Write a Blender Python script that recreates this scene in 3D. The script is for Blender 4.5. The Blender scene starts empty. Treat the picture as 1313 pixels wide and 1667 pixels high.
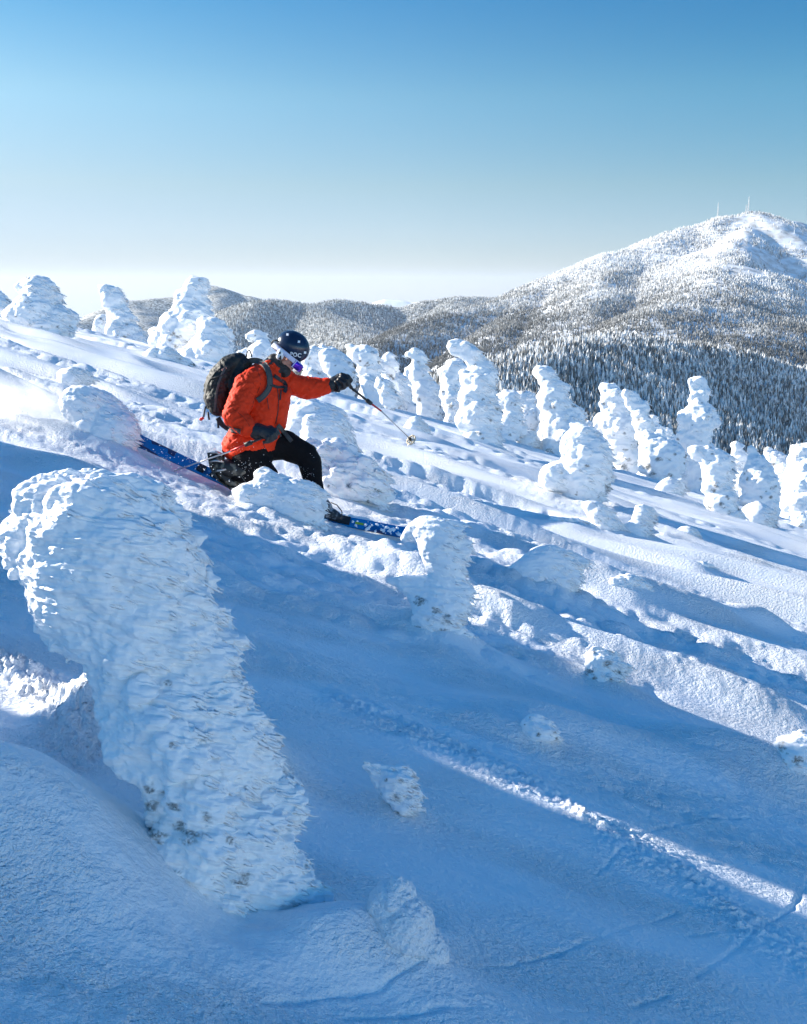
import bpy, math, random
import numpy as np
from mathutils import Vector, Matrix
from mathutils.bvhtree import BVHTree
R = math.radians
scene = bpy.context.scene
COL = scene.collection
rng = np.random.default_rng(7)
random.seed(7)

# ------------------------------------------------------------------ camera
FP = 1600.0                       # focal length in photo pixels (photo 1313 x 1667)
PITCH = math.atan((833.5 - 470) / FP)
SP, CP = math.sin(PITCH), math.cos(PITCH)
AX = np.array([1., 0., 0.])                 # camera right
AU = np.array([0., SP, CP])                 # camera up
AF = np.array([0., CP, -SP])                # camera forward
def P(px, py, d):
    """world point seen at photo pixel (px,py) at forward distance d"""
    return AX * ((px - 656.5) / FP * d) + AU * ((833.5 - py) / FP * d) + AF * d
cam = bpy.data.cameras.new('camera'); co = bpy.data.objects.new('camera', cam); COL.objects.link(co)
cam.sensor_fit = 'HORIZONTAL'; cam.sensor_width = 36; cam.lens = 36 * FP / 1313
cam.clip_start = .05; cam.clip_end = 40000
co.rotation_euler = (R(90) - PITCH, 0, 0)
scene.camera = co

# ------------------------------------------------------------------ sun and sky
SUN_AZ, SUN_EL = R(-70), R(21.5)
sdir = np.array([math.sin(SUN_AZ) * math.cos(SUN_EL), math.cos(SUN_AZ) * math.cos(SUN_EL), math.sin(SUN_EL)])
sl = bpy.data.lights.new('sun', 'SUN'); so = bpy.data.objects.new('sun', sl); COL.objects.link(so)
sl.energy = 4.15; sl.angle = R(.55); sl.color = (1, .93, .82)
so.rotation_euler = Vector(sdir).to_track_quat('Z', 'Y').to_euler()
world = bpy.data.worlds.new('World'); scene.world = world; world.use_nodes = True
wn = world.node_tree; wn.nodes.clear()
def N(nt, t, **kw):
    n = nt.nodes.new(t)
    for k, v in kw.items():
        if k.startswith('i_'):
            n.inputs[k[2:].replace('_', ' ')].default_value = v
        else: setattr(n, k, v)
    return n
sky = N(wn, 'ShaderNodeTexSky', sky_type='NISHITA', sun_disc=False)
sky.sun_elevation = SUN_EL; sky.sun_rotation = SUN_AZ
sky.altitude = 1200; sky.air_density = 1.0; sky.dust_density = .5; sky.ozone_density = 2.6
bg = N(wn, 'ShaderNodeBackground'); bg.inputs['Strength'].default_value = .054
out = N(wn, 'ShaderNodeOutputWorld')
tc = N(wn, 'ShaderNodeTexCoord'); sx = N(wn, 'ShaderNodeSeparateXYZ'); wn.links.new(tc.outputs['Generated'], sx.inputs[0])
def wramp(stops):
    r = N(wn, 'ShaderNodeValToRGB'); e = r.color_ramp.elements
    for i, (p, c) in enumerate(stops):
        k = e[i] if i < 2 else e.new(p)
        k.position = p; k.color = (*[v / 2 for v in c], 1)
    return r
# tint of the cold dry air with height above the horizon, and towards / away from the sun
r1 = wramp([(0, (.92, 1.0, 1.75)), (.021, (.91, .925, 1.27)), (.096, (1.18, 1.03, .96)), (.177, (1.12, 1.12, .96)), (.254, (.62, 1.0, 1.0)), (.5, (.38, 1.28, 1.5)), (1, (.32, 1.28, 1.58))])
wn.links.new(sx.outputs['Z'], r1.inputs[0])
zc = N(wn, 'ShaderNodeMath', operation='MULTIPLY', use_clamp=True); zc.inputs[1].default_value = 4.5; wn.links.new(sx.outputs['Z'], zc.inputs[0])
xm = N(wn, 'ShaderNodeMath', operation='MULTIPLY'); wn.links.new(sx.outputs['X'], xm.inputs[0]); wn.links.new(zc.outputs[0], xm.inputs[1])
xa = N(wn, 'ShaderNodeMath', operation='ADD'); xa.inputs[1].default_value = .5; wn.links.new(xm.outputs[0], xa.inputs[0])
r2 = wramp([(0, (1.5, 1.15, 1.0)), (.5, (1, 1, 1)), (1, (.36, .80, .92))]); wn.links.new(xa.outputs[0], r2.inputs[0])
hs = N(wn, 'ShaderNodeHueSaturation'); hs.inputs['Saturation'].default_value = 1.25; wn.links.new(sky.outputs[0], hs.inputs['Color']); prev = hs.outputs[0]
for r_ in (r1, r2):
    mx = N(wn, 'ShaderNodeVectorMath', operation='MULTIPLY'); wn.links.new(prev, mx.inputs[0]); wn.links.new(r_.outputs[0], mx.inputs[1])
    sc_ = N(wn, 'ShaderNodeVectorMath', operation='SCALE'); sc_.inputs['Scale'].default_value = 2; wn.links.new(mx.outputs[0], sc_.inputs[0]); prev = sc_.outputs[0]
def wmath(op, a, b=None, clamp=False):
    m = N(wn, 'ShaderNodeMath', operation=op, use_clamp=clamp)
    for i, q in enumerate((a, b)):
        if q is None: continue
        if isinstance(q, (int, float)): m.inputs[i].default_value = q
        else: wn.links.new(q, m.inputs[i])
    return m.outputs[0]
def wtint(prev, fac, col):       # prev * (1 + fac * (col - 1))
    mx = N(wn, 'ShaderNodeMix', data_type='RGBA'); mx.inputs['A'].default_value = (1, 1, 1, 1); mx.inputs['B'].default_value = (*col, 1); wn.links.new(fac, mx.inputs['Factor'])
    v = N(wn, 'ShaderNodeVectorMath', operation='MULTIPLY'); wn.links.new(prev, v.inputs[0]); wn.links.new(mx.outputs['Result'], v.inputs[1]); return v.outputs[0]
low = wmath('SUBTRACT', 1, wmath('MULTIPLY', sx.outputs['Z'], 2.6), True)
# fill light added to the low sky behind the viewer, brightening camera-facing sides
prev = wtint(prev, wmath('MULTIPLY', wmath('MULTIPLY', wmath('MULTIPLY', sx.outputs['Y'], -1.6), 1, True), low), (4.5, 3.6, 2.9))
lowz = wmath('SUBTRACT', 1, wmath('MULTIPLY', sx.outputs['Z'], 6), True)
prev = wtint(prev, wmath('MULTIPLY', wmath('MULTIPLY', sx.outputs['X'], -2.5, True), lowz), (.66, .72, .80))
prev = wtint(prev, lowz, (.77, .755, .72))
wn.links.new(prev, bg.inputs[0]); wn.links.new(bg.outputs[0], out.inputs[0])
vs = scene.view_settings
vs.view_transform = 'Standard'; vs.look = 'None'; vs.gamma = 1; vs.exposure = 1.42
scene.cycles.max_bounces = 6; scene.cycles.diffuse_bounces = 3; scene.cycles.glossy_bounces = 2
scene.cycles.volume_bounces = 2; scene.cycles.transmission_bounces = 2; scene.cycles.transparent_max_bounces = 6

# ------------------------------------------------------------------ noise
def _h(ix, iy, iz, seed):
    n = (ix * 374761393 + iy * 668265263 + iz * 2147483647 + seed * 144269504).astype(np.int64) & 0xffffffff
    n = ((n ^ (n >> 13)) * 1274126177) & 0xffffffff
    n = ((n ^ (n >> 16)) * 2246822519) & 0xffffffff
    return ((n ^ (n >> 15)) & 0xffffff) / float(0xffffff) * 2 - 1
def vn(x, y, z=None, seed=0):
    """smooth value noise, -1..1"""
    x = np.asarray(x, float); y = np.asarray(y, float)
    fx = np.floor(x).astype(np.int64); fy = np.floor(y).astype(np.int64)
    u = x - fx; v = y - fy; u = u * u * (3 - 2 * u); v = v * v * (3 - 2 * v)
    if z is None:
        z0 = np.zeros_like(fx)
        a = _h(fx, fy, z0, seed) * (1 - u) + _h(fx + 1, fy, z0, seed) * u
        b = _h(fx, fy + 1, z0, seed) * (1 - u) + _h(fx + 1, fy + 1, z0, seed) * u
        return a * (1 - v) + b * v
    z = np.asarray(z, float); fz = np.floor(z).astype(np.int64); w = z - fz; w = w * w * (3 - 2 * w)
    r = 0
    for k, wk in ((0, 1 - w), (1, w)):
        a = _h(fx, fy, fz + k, seed) * (1 - u) + _h(fx + 1, fy, fz + k, seed) * u
        b = _h(fx, fy + 1, fz + k, seed) * (1 - u) + _h(fx + 1, fy + 1, fz + k, seed) * u
        r = r + (a * (1 - v) + b * v) * wk
    return r
def fbm(x, y, z=None, seed=0, oct=4, g=.5):
    s = 0; a = 1; t = 0
    for i in range(oct):
        k = 2.03 ** i
        s = s + a * vn(x * k + i * 7.3, y * k - i * 3.1, None if z is None else z * k, seed + i * 17); t += a; a *= g
    return s / t

# ------------------------------------------------------------------ mesh helpers
def mesh_np(name, V, F, smooth=True):
    """V (n,3); F (m,k) or list of such arrays"""
    me = bpy.data.meshes.new(name)
    Fs = [np.asarray(f, np.int32) for f in (F if isinstance(F, list) else [F])]
    me.vertices.add(len(V)); me.vertices.foreach_set('co', np.asarray(V, np.float32).ravel())
    tot = sum(f.size for f in Fs); nf = sum(len(f) for f in Fs)
    me.loops.add(tot); me.polygons.add(nf)
    me.loops.foreach_set('vertex_index', np.concatenate([f.ravel() for f in Fs]))
    lt = np.concatenate([np.full(len(f), f.shape[1], np.int32) for f in Fs])
    ls = np.concatenate([[0], np.cumsum(lt)[:-1]]).astype(np.int32)
    me.polygons.foreach_set('loop_start', ls)
    me.update(calc_edges=True); me.validate()
    me.polygons.foreach_set('use_smooth', np.full(len(me.polygons), smooth))
    return me
def link(name, me, mat=None, parent=None):
    o = bpy.data.objects.new(name, me); COL.objects.link(o)
    if me is not None and mat is not None:
        for m in (mat if isinstance(mat, list) else [mat]): me.materials.append(m)
    if parent is not None: o.parent = parent
    return o
def tag(o, label=None, cat=None, group=None, kind=None):
    if label: o['label'] = label
    if cat: o['category'] = cat
    if group: o['group'] = group
    if kind: o['kind'] = kind
    return o
def empty(name, loc=(0, 0, 0)):
    o = bpy.data.objects.new(name, None); COL.objects.link(o); o.location = loc; return o
_ico = {}
def ico(sub):
    if sub not in _ico:
        import bmesh
        bm = bmesh.new(); bmesh.ops.create_icosphere(bm, subdivisions=sub, radius=1)
        _ico[sub] = (np.array([v.co[:] for v in bm.verts]), np.array([[v.index for v in f.verts] for f in bm.faces])); bm.free()
    return _ico[sub]
def balls(C, Rr, axes=None, sub=2, fs=1.0):
    """spheres: C (n,3), Rr (n,), optionally squashed by fs along AF"""
    v, f = ico(sub); n = len(C)
    off = v[None] * np.asarray(Rr)[:, None, None]
    fs = np.broadcast_to(fs, (n,))
    off = off + (off @ AF)[..., None] * (fs - 1)[:, None, None] * AF
    V = (np.asarray(C)[:, None] + off).reshape(-1, 3)
    F = (f[None] + (np.arange(n) * len(v))[:, None, None]).reshape(-1, 3)
    return V, F
def remesh(V, F, voxel, smooth=3, fac=.5):
    me = mesh_np('tmp', V, F); o = bpy.data.objects.new('tmp', me); COL.objects.link(o)
    m = o.modifiers.new('r', 'REMESH'); m.mode = 'VOXEL'; m.voxel_size = voxel; m.adaptivity = 0
    if smooth: s = o.modifiers.new('s', 'SMOOTH'); s.iterations = smooth; s.factor = fac
    dg = bpy.context.evaluated_depsgraph_get(); dg.update()
    r = bpy.data.meshes.new_from_object(o.evaluated_get(dg)); bpy.data.objects.remove(o); bpy.data.meshes.remove(me)
    return r
def getv(me):
    a = np.empty(len(me.vertices) * 3, np.float32); me.vertices.foreach_get('co', a)
    n = np.empty(len(me.vertices) * 3, np.float32); me.vertices.foreach_get('normal', n)
    return a.reshape(-1, 3).astype(float), n.reshape(-1, 3).astype(float)
def setv(me, v):
    me.vertices.foreach_set('co', v.astype(np.float32).ravel()); me.update()
    me.polygons.foreach_set('use_smooth', np.full(len(me.polygons), True))
def tube(pts, rad, seg=8, cap=True):
    pts = np.asarray(pts, float); n = len(pts); rad = np.broadcast_to(rad, (n,))
    T = np.gradient(pts, axis=0); T /= np.linalg.norm(T, axis=1)[:, None] + 1e-9
    up = np.array([0, 0, 1.]) if abs(T[0][2]) < .9 else np.array([1., 0, 0])
    V = []; a = np.linspace(0, 2 * np.pi, seg, endpoint=False)
    for i in range(n):
        s = np.cross(T[i], up); s /= np.linalg.norm(s); u2 = np.cross(s, T[i]); up = u2
        V.append(pts[i] + rad[i] * (np.cos(a)[:, None] * s + np.sin(a)[:, None] * u2))
    V = np.concatenate(V); F = []
    for i in range(n - 1):
        for k in range(seg):
            F.append([i * seg + k, i * seg + (k + 1) % seg, (i + 1) * seg + (k + 1) % seg, (i + 1) * seg + k])
    if cap:
        V = np.concatenate([V, pts[:1], pts[-1:]]); c0 = n * seg
        tri = [[c0, (k + 1) % seg, k] for k in range(seg)] + [[c0 + 1, (n - 1) * seg + k, (n - 1) * seg + (k + 1) % seg] for k in range(seg)]
        return V, [np.array(F), np.array(tri)]
    return V, [np.array(F)]
def join(parts):
    """parts: list of (V, F or [F..]) -> V, [F..]"""
    Vs = []; Fs = {}; o = 0
    for V, F in parts:
        for f in (F if isinstance(F, list) else [F]):
            f = np.asarray(f)
            if len(f): Fs.setdefault(f.shape[1], []).append(f + o)
        Vs.append(V); o += len(V)
    return np.concatenate(Vs), [np.concatenate(v) for v in Fs.values()]
def box(c, ax, ay, az):
    """oriented box, half-vectors"""
    c, ax, ay, az = map(lambda q: np.asarray(q, float), (c, ax, ay, az))
    V = np.array([c + i * ax + j * ay + k * az for i in (-1, 1) for j in (-1, 1) for k in (-1, 1)])
    return V, np.array([[0, 1, 3, 2], [4, 6, 7, 5], [0, 4, 5, 1], [2, 3, 7, 6], [0, 2, 6, 4], [1, 5, 7, 3]])
def strip(L, Rr, th, nrm):
    """solid band between two polylines L,R with thickness th along nrm (n,3)"""
    L, Rr = np.asarray(L, float), np.asarray(Rr, float); n = len(L); nrm = np.broadcast_to(np.asarray(nrm, float), L.shape)
    V = np.concatenate([L, Rr, L + nrm * th, Rr + nrm * th]); F = []
    for i in range(n - 1):
        for a, b in ((0, n), (n, 3 * n), (3 * n, 2 * n), (2 * n, 0)):
            F.append([a + i, a + i + 1, b + i + 1, b + i])
    F.append([0, n, 3 * n, 2 * n]); F.append([n - 1, 3 * n - 1, 4 * n - 1, 2 * n - 1])
    return V, np.array(F)

# ------------------------------------------------------------------ materials
def principled(name, col, rough=.6, **kw):
    m = bpy.data.materials.new(name); m.use_nodes = True; b = m.node_tree.nodes['Principled BSDF']
    b.inputs['Base Color'].default_value = (*col, 1); b.inputs['Roughness'].default_value = rough
    for k, v in kw.items(): b.inputs[k.replace('_', ' ')].default_value = v
    return m
def add_bump(m, layers, coord='POS'):
    """layers: (kind, scale vec, strength distance, detail)"""
    nt = m.node_tree; b = nt.nodes['Principled BSDF']
    g = N(nt, 'ShaderNodeNewGeometry') if coord == 'POS' else N(nt, 'ShaderNodeTexCoord')
    src = g.outputs['Position'] if coord == 'POS' else g.outputs['Object']
    prev = None
    for kind, sc, rot, dist, det in layers:
        mp = N(nt, 'ShaderNodeMapping'); mp.inputs['Scale'].default_value = sc; mp.inputs['Rotation'].default_value = rot
        nt.links.new(src, mp.inputs[0])
        if kind == 'noise': t = N(nt, 'ShaderNodeTexNoise'); t.inputs['Scale'].default_value = 1; t.inputs['Detail'].default_value = det; t.inputs['Roughness'].default_value = .6; o = t.outputs[0]
        else: t = N(nt, 'ShaderNodeTexVoronoi'); t.inputs['Scale'].default_value = 1; o = t.outputs['Distance']
        nt.links.new(mp.outputs[0], t.inputs['Vector'])
        bp = N(nt, 'ShaderNodeBump'); bp.inputs['Distance'].default_value = dist; bp.inputs['Strength'].default_value = 1
        nt.links.new(o, bp.inputs['Height'])
        if prev is not None: nt.links.new(prev.outputs[0], bp.inputs['Normal'])
        prev = bp
    nt.links.new(prev.outputs[0], b.inputs['Normal'])
    return m
def mottle(m, c1, c2, scale, lo=.4, hi=.6, detail=4):
    nt = m.node_tree; b = nt.nodes['Principled BSDF']; g = N(nt, 'ShaderNodeNewGeometry')
    mp = N(nt, 'ShaderNodeMapping'); mp.inputs['Scale'].default_value = scale if hasattr(scale, '__len__') else (scale,) * 3
    t = N(nt, 'ShaderNodeTexNoise'); t.inputs['Scale'].default_value = 1; t.inputs['Detail'].default_value = detail
    r = N(nt, 'ShaderNodeValToRGB'); r.color_ramp.elements[0].position = lo; r.color_ramp.elements[1].position = hi
    r.color_ramp.elements[0].color = (*c1, 1); r.color_ramp.elements[1].color = (*c2, 1)
    nt.links.new(g.outputs['Position'], mp.inputs[0]); nt.links.new(mp.outputs[0], t.inputs['Vector'])
    nt.links.new(t.outputs[0], r.inputs[0]); nt.links.new(r.outputs[0], b.inputs['Base Color'])
    return m
M = {}
M['snow'] = principled('packed_snow', (.88, .90, .93), .55)
add_bump(M['snow'], [('noise', (42, 58, 52), (0, 0, 0), .026, 3), ('noise', (170, 170, 170), (0, 0, 0), .005, 2)])
M['rime'] = principled('rime_ice', (.93, .94, .955), .5, Subsurface_Weight=.0)
add_bump(M['rime'], [('noise', (7, 18, 38), (0, R(14), 0), .010, 3), ('noise', (60, 90, 140), (0, R(14), 0), .0022, 2)])
M['rime_far'] = principled('rime_on_trees', (.93, .94, .955), .55)
add_bump(M['rime_far'], [('noise', (4, 6, 12), (0, R(10), 0), .022, 3), ('noise', (25, 30, 45), (0, 0, 0), .006, 2)])
def patchy(m):                 # crust in places, smooth powder in others
    nt = m.node_tree; g = N(nt, 'ShaderNodeNewGeometry'); mp = N(nt, 'ShaderNodeMapping'); mp.inputs['Scale'].default_value = (1.1, 3.4, 1); mp.inputs['Rotation'].default_value = (0, 0, R(22))
    t = N(nt, 'ShaderNodeTexNoise'); t.inputs['Scale'].default_value = 1; t.inputs['Detail'].default_value = 3; r = N(nt, 'ShaderNodeMapRange')
    r.inputs['From Min'].default_value = .38; r.inputs['From Max'].default_value = .62; r.inputs['To Min'].default_value = .38
    nt.links.new(g.outputs['Position'], mp.inputs[0]); nt.links.new(mp.outputs[0], t.inputs['Vector']); nt.links.new(t.outputs[0], r.inputs['Value'])
    for b in [n for n in nt.nodes if n.type == 'BUMP']: nt.links.new(r.outputs[0], b.inputs['Strength'])
patchy(M['snow'])
def bare(m):
    nt = m.node_tree; b = nt.nodes['Principled BSDF']; a = N(nt, 'ShaderNodeAttribute', attribute_name='bare')
    mx = N(nt, 'ShaderNodeMix', data_type='RGBA'); mx.inputs['A'].default_value = b.inputs['Base Color'].default_value; mx.inputs['B'].default_value = (.055, .055, .042, 1)
    nt.links.new(a.outputs['Fac'], mx.inputs['Factor']); nt.links.new(mx.outputs['Result'], b.inputs['Base Color'])
bare(M['rime']); bare(M['rime_far'])
M['needles'] = mottle(principled('spruce_needles', (.03, .035, .02), .8), (.018, .02, .014), (.16, .16, .15), 90, .45, .75)
# ------------------------------------------------------------------ snow slope
WD = np.array([.92, -.392])              # wind / drift direction on the map (downwind), pointing right and towards the camera
WD /= np.linalg.norm(WD); WP = np.array([-WD[1], WD[0]])
def plane(x, y):
    return (-1.64 - .27 * x - .05 * y) / 1.014 - .0009 * (x * x + y * y)
BUMPS = []                                # (x, y, angle, length, width, height)
def base(x, y):
    x = np.asarray(x, float); y = np.asarray(y, float)
    z = plane(x, y)
    for bx, by, an, ln, wd, h in BUMPS:
        c, s = math.cos(an), math.sin(an)
        a = (x - bx) * c + (y - by) * s; b = -(x - bx) * s + (y - by) * c
        z = z + h * np.exp(-(a / ln) ** 2 - (b / wd) ** 2)
    if CREST:
        p = x * SH[0] + y * SH[1]; q = x * SQ[0] + y * SQ[1]
        prof = 1 / (1 + np.exp((q - CREST['hi']) / .16))
        calm = np.zeros(x.shape)
        for c, w, kk in CREST['notch']: nm = np.exp(-np.abs((q - c) / w) ** 2.4); prof = prof * (1 - kk * nm); calm = np.maximum(calm, nm if kk < .5 else 0)
        hh = 1.58 - .44 * np.clip((q - CREST['lo']) / (CREST['hi'] - CREST['lo']), 0, 1)
        z = z + hh * np.exp(-((p - 7.2) / .8) ** 2) * prof * (1 + (1 - calm) * (.10 * vn(q / .5, p / .7, seed=71) + .05 * vn(q / .15, p / .3, seed=72)))
    return z
CREST = None
SH = np.array([math.sin(SUN_AZ), math.cos(SUN_AZ)]); SQ = np.array([-SH[1] * -1, -SH[0]])   # towards the sun / across it
def hit(px, py, fn=None, d0=.6, d1=70):
    fn = fn or base
    d = d0 * (d1 / d0) ** np.linspace(0, 1, 3000)
    p = AX * ((px - 656.5) / FP * d)[:, None] + AU * ((833.5 - py) / FP * d)[:, None] + AF * d[:, None]
    g = p[:, 2] - fn(p[:, 0], p[:, 1])
    k = np.argmax(g < 0)
    return d[k] if g[k] < 0 else None
def gp(px, py):
    d = hit(px, py); q = P(px, py, d); return q[0], q[1], d
WANG = math.atan2(WD[1], WD[0])
def bump_px(px, py, ln, wd, h, an=None):
    x, y, d = gp(px, py); BUMPS.append((x, y, WANG if an is None else an, ln, wd, h))
# support under the skis, drift masses, an unseen crest outside the frame, shaped to shade the hollow
x, y, d = gp(330, 790); BUMPS.append((x, y, 0.05, 1.2, .55, .10))
bump_px(20, 1400, .42, .27, .30, 0)
bump_px(190, 1440, .22, .18, .06, R(-20))
bump_px(560, 1560, .35, .10, .07, R(35))
bump_px(680, 1600, .12, .3, .04, R(70))
def qpx(px, py): x, y, d = gp(px, py); return x * SQ[0] + y * SQ[1]
CREST = None; CREST0 = dict(lo=qpx(950, 1300) + .15, hi=qpx(390, 868), notch=[(qpx(950, 1335), .125, .44), (qpx(650, 1440), .07, .33), (qpx(60, 1140), .15, .9)]); print(CREST0)  # notches cut into the unseen crest to let chosen bands of sunlight through
def blocker(qv, pxx, h, wd=.2):
    for p_ in np.linspace(0, 5, 2000):
        X_ = SH * p_ + SQ * qv; Z_ = float(plane(*X_)); d_ = X_[1] * CP - Z_ * SP
        if d_ > .5 and 656.5 + FP * X_[0] / d_ < pxx: BUMPS.append((X_[0], X_[1], 0, wd, wd, h)); print('blocker', X_, 833.5 - FP * (X_[1] * SP + Z_ * CP) / d_); return
blocker(qpx(60, 1140), 285, .62, .27)  # hidden bump added behind the trunk to stop the beam from the last notch
bump_px(520, 1500, .2, .12, .07, R(-25))
# raised textured crest that stays in the light
def ridge(pts, wd, h):
    Q = [gp(*p)[:2] for p in pts]
    for (x0, y0), (x1, y1) in zip(Q[:-1], Q[1:]):
        L = math.hypot(x1 - x0, y1 - y0)
        BUMPS.append(((x0 + x1) / 2, (y0 + y1) / 2, math.atan2(y1 - y0, x1 - x0), L * .62, wd, h))
RIDGES = []
ridge([(590, 915), (760, 990), (910, 1040), (1100, 1105), (1340, 1190)], .22, .16)
ridge([(800, 915), (1000, 968), (1150, 1010), (1340, 1040)], .18, .12)
ridge([(760, 1160), (1000, 1215), (1340, 1290)], .28, .12)
bump_px(610, 868, .5, .16, .02)
def tracks_dist(x, y, lines):
    best = np.full(x.shape, 9.)
    for pts in lines:
        for (ax, ay), (bx, by) in zip(pts[:-1], pts[1:]):
            vx, vy = bx - ax, by - ay; L = vx * vx + vy * vy
            t = np.clip(((x - ax) * vx + (y - ay) * vy) / L, 0, 1)
            best = np.minimum(best, np.hypot(x - ax - t * vx, y - ay - t * vy))
    return best
TRACKS_PX = [[(1059, 1358), (1105, 1342), (1150, 1331), (1230, 1326)],
             [(430, 1640), (520, 1620), (623, 1600), (738, 1571), (858, 1560), (973, 1531), (1099, 1485)],
             [(1330, 1400), (1313, 1439), (1288, 1485), (1225, 1525), (1133, 1590)],
             [(560, 1655), (692, 1648), (961, 1643)], [(1030, 1632), (1085, 1614)], [(1120, 1522), (1160, 1517)],
             [(970, 1420), (1059, 1358)], [(1010, 1402), (1120, 1405), (1180, 1412)]]
TAILS = []                                # (x, y, length, width, height): drift tails upwind of every lump
def full(x, y):
    z = base(x, y)
    for tx, ty, ln, wd, h in TAILS:
        m = (np.abs(x - tx) < ln * 2.2) & (np.abs(y - ty) < ln * 2.2)
        if not m.any(): continue
        a = (x[m] - tx) * WD[0] + (y[m] - ty) * WD[1]; b = (x[m] - tx) * WP[0] + (y[m] - ty) * WP[1]
        z[m] += 1.4 * h * np.where(a < 0, np.exp(-(a / ln) ** 2), np.exp(-(a / (wd * 1.6)) ** 2)) * np.exp(-(b / (wd * (1 - .35 * np.clip(-a / ln, 0, 1)))) ** 2)
    a = x * WD[0] + y * WD[1]; b = x * WP[0] + y * WP[1]
    r = np.hypot(x, y)
    wob = .3 * vn(a / 3.5, b / 1.5, seed=3)
    far = np.clip((r - 5) / 6, 0, 1)
    # long wind-packed drifts (sastrugi)
    s1 = fbm(a / 5.5, (b + wob) / .8, seed=11, oct=2)
    s2 = fbm(a / 3.6, (b + wob) / .42, seed=12, oct=2)
    s2 = 1 - np.sqrt(s2 * s2 + .012) * 2.2
    z = z + (.04 + .085 * far) * s1 + .016 * vn(a / .55, b / .3, seed=96) * (1 - far) + (.012 + .105 * far) * s2
    # plates with a sharp step
    st = vn(a / 4.5 + .2 * vn(a / 2.6, b / 1.1, seed=5), (b + wob) / .5, seed=21)
    z = z + (.007 + .095 * far) * np.tanh(st * 2.6)
    mid = np.clip((r - 4) / 4, 0, 1) * np.clip((30 - r) / 10, 0, 1)
    s3 = vn(a / 2.4, (b + wob) / .19, seed=13) * vn(a / 3.5, b / 1.1, seed=14); z = z + mid * .075 * s3
    # fine wind ripples along the drift and rough crumbly patches
    z = z + .0045 * vn(a / .8, b / .045, seed=91) * np.clip(1.3 - r / 8, 0, 1)
    cr = np.clip(vn(a / 2.8, b / .7, seed=92) * 2.2 - .1, 0, 1)
    z = z + cr * (.034 * np.abs(vn(a / .30, b / .16, seed=93)) + .020 * np.abs(vn(a / .13, b / .08, seed=94)) * np.clip(1.6 - r / 14, 0, 1)) * np.clip(r / 4, .3, 1.6)
    # crust
    near = np.clip(1.25 - r / 16, 0, 1)
    patch = np.clip(.55 + .9 * vn(a / 1.9, b / .55, seed=31), .15, 1.3)
    c1 = fbm(a / .055, b / .035, seed=41, oct=2); c2 = fbm(a / .14, b / .07, seed=42, oct=2)
    z = z + near * patch * (.0075 * c1 + .013 * np.abs(c2)) + (1 - near) * .016 * vn(a / .9, b / .36, seed=43)
    # lit crumbly bands
    for pts, wd, h in RIDGES:
        dd = tracks_dist(x, y, [pts]); m = dd < wd * 2.5
        if m.any():
            e = np.exp(-(dd[m] / (wd * (1 + .5 * vn(a[m] / .25, b[m] / .1, seed=51)))) ** 2)
            z[m] += h * e * (.55 + .35 * vn(a[m] / .14, b[m] / .04, seed=52) + .35 * vn(a[m] / .05, b[m] / .018, seed=54) + .3 * vn(x[m] / .014, y[m] / .010, seed=53))
    dd = tracks_dist(x, y, TRACKS)
    m = dd < .08
    if m.any():
        q = dd[m] + .006 * vn(x[m] / .04, y[m] / .04, seed=61)
        z[m] += -.010 * np.exp(-(q / .008) ** 2) * (.6 + .5 * vn(x[m] / .22, y[m] / .22, seed=62)) + .0006 * np.exp(-((q - .02) / .01) ** 2)
    return z
CREST = CREST0
TRACKS = [[gp(*p)[:2] for p in l] for l in TRACKS_PX]
RIDGES.append(([gp(*p)[:2] for p in [(560, 1150), (640, 1180), (760, 1235), (900, 1300), (1010, 1375), (1110, 1430), (1200, 1495), (1330, 1570)]], .10, .028))
RIDGES.append(([gp(*p)[:2] for p in [(0, 1080), (60, 1110), (120, 1160), (150, 1200)]], .10, .07))

def build_ground():
    az_d = np.arange(R(-27), R(27), .00125)
    az_l = np.concatenate([np.linspace(R(-180), R(-75), 40, endpoint=False), np.linspace(R(-75), R(-27), 160, endpoint=False)])
    az = np.concatenate([az_l, az_d, -az_l[::-1]])
    rr = [.25, .5, .8, 1.05, 1.25]
    r = 1.4
    while r < 60:
        rr.append(r); r += min(max(r * r / (983 * 1.6) * 1.05, .004), .052 if r < 36 else .5)
    while r < 420: rr.append(r); r *= 1.05
    rr = np.array(rr); na, nr = len(az), len(rr)
    A, Q = np.meshgrid(az, rr)
    X = (Q * np.sin(A)).ravel(); Y = (Q * np.cos(A)).ravel()
    Z = full(X, Y)
    i = np.arange(nr - 1)[:, None] * na + np.arange(na - 1)[None]
    F = np.stack([i, i + 1, i + 1 + na, i + na], -1).reshape(-1, 4)
    me = mesh_np('snow_slope', np.stack([X, Y, Z], 1), F)
    print('ground', na, nr)
    return tag(link('ground', me, M['snow']), 'wind-packed snow slope falling to the right', 'snow slope', kind='structure')

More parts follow.
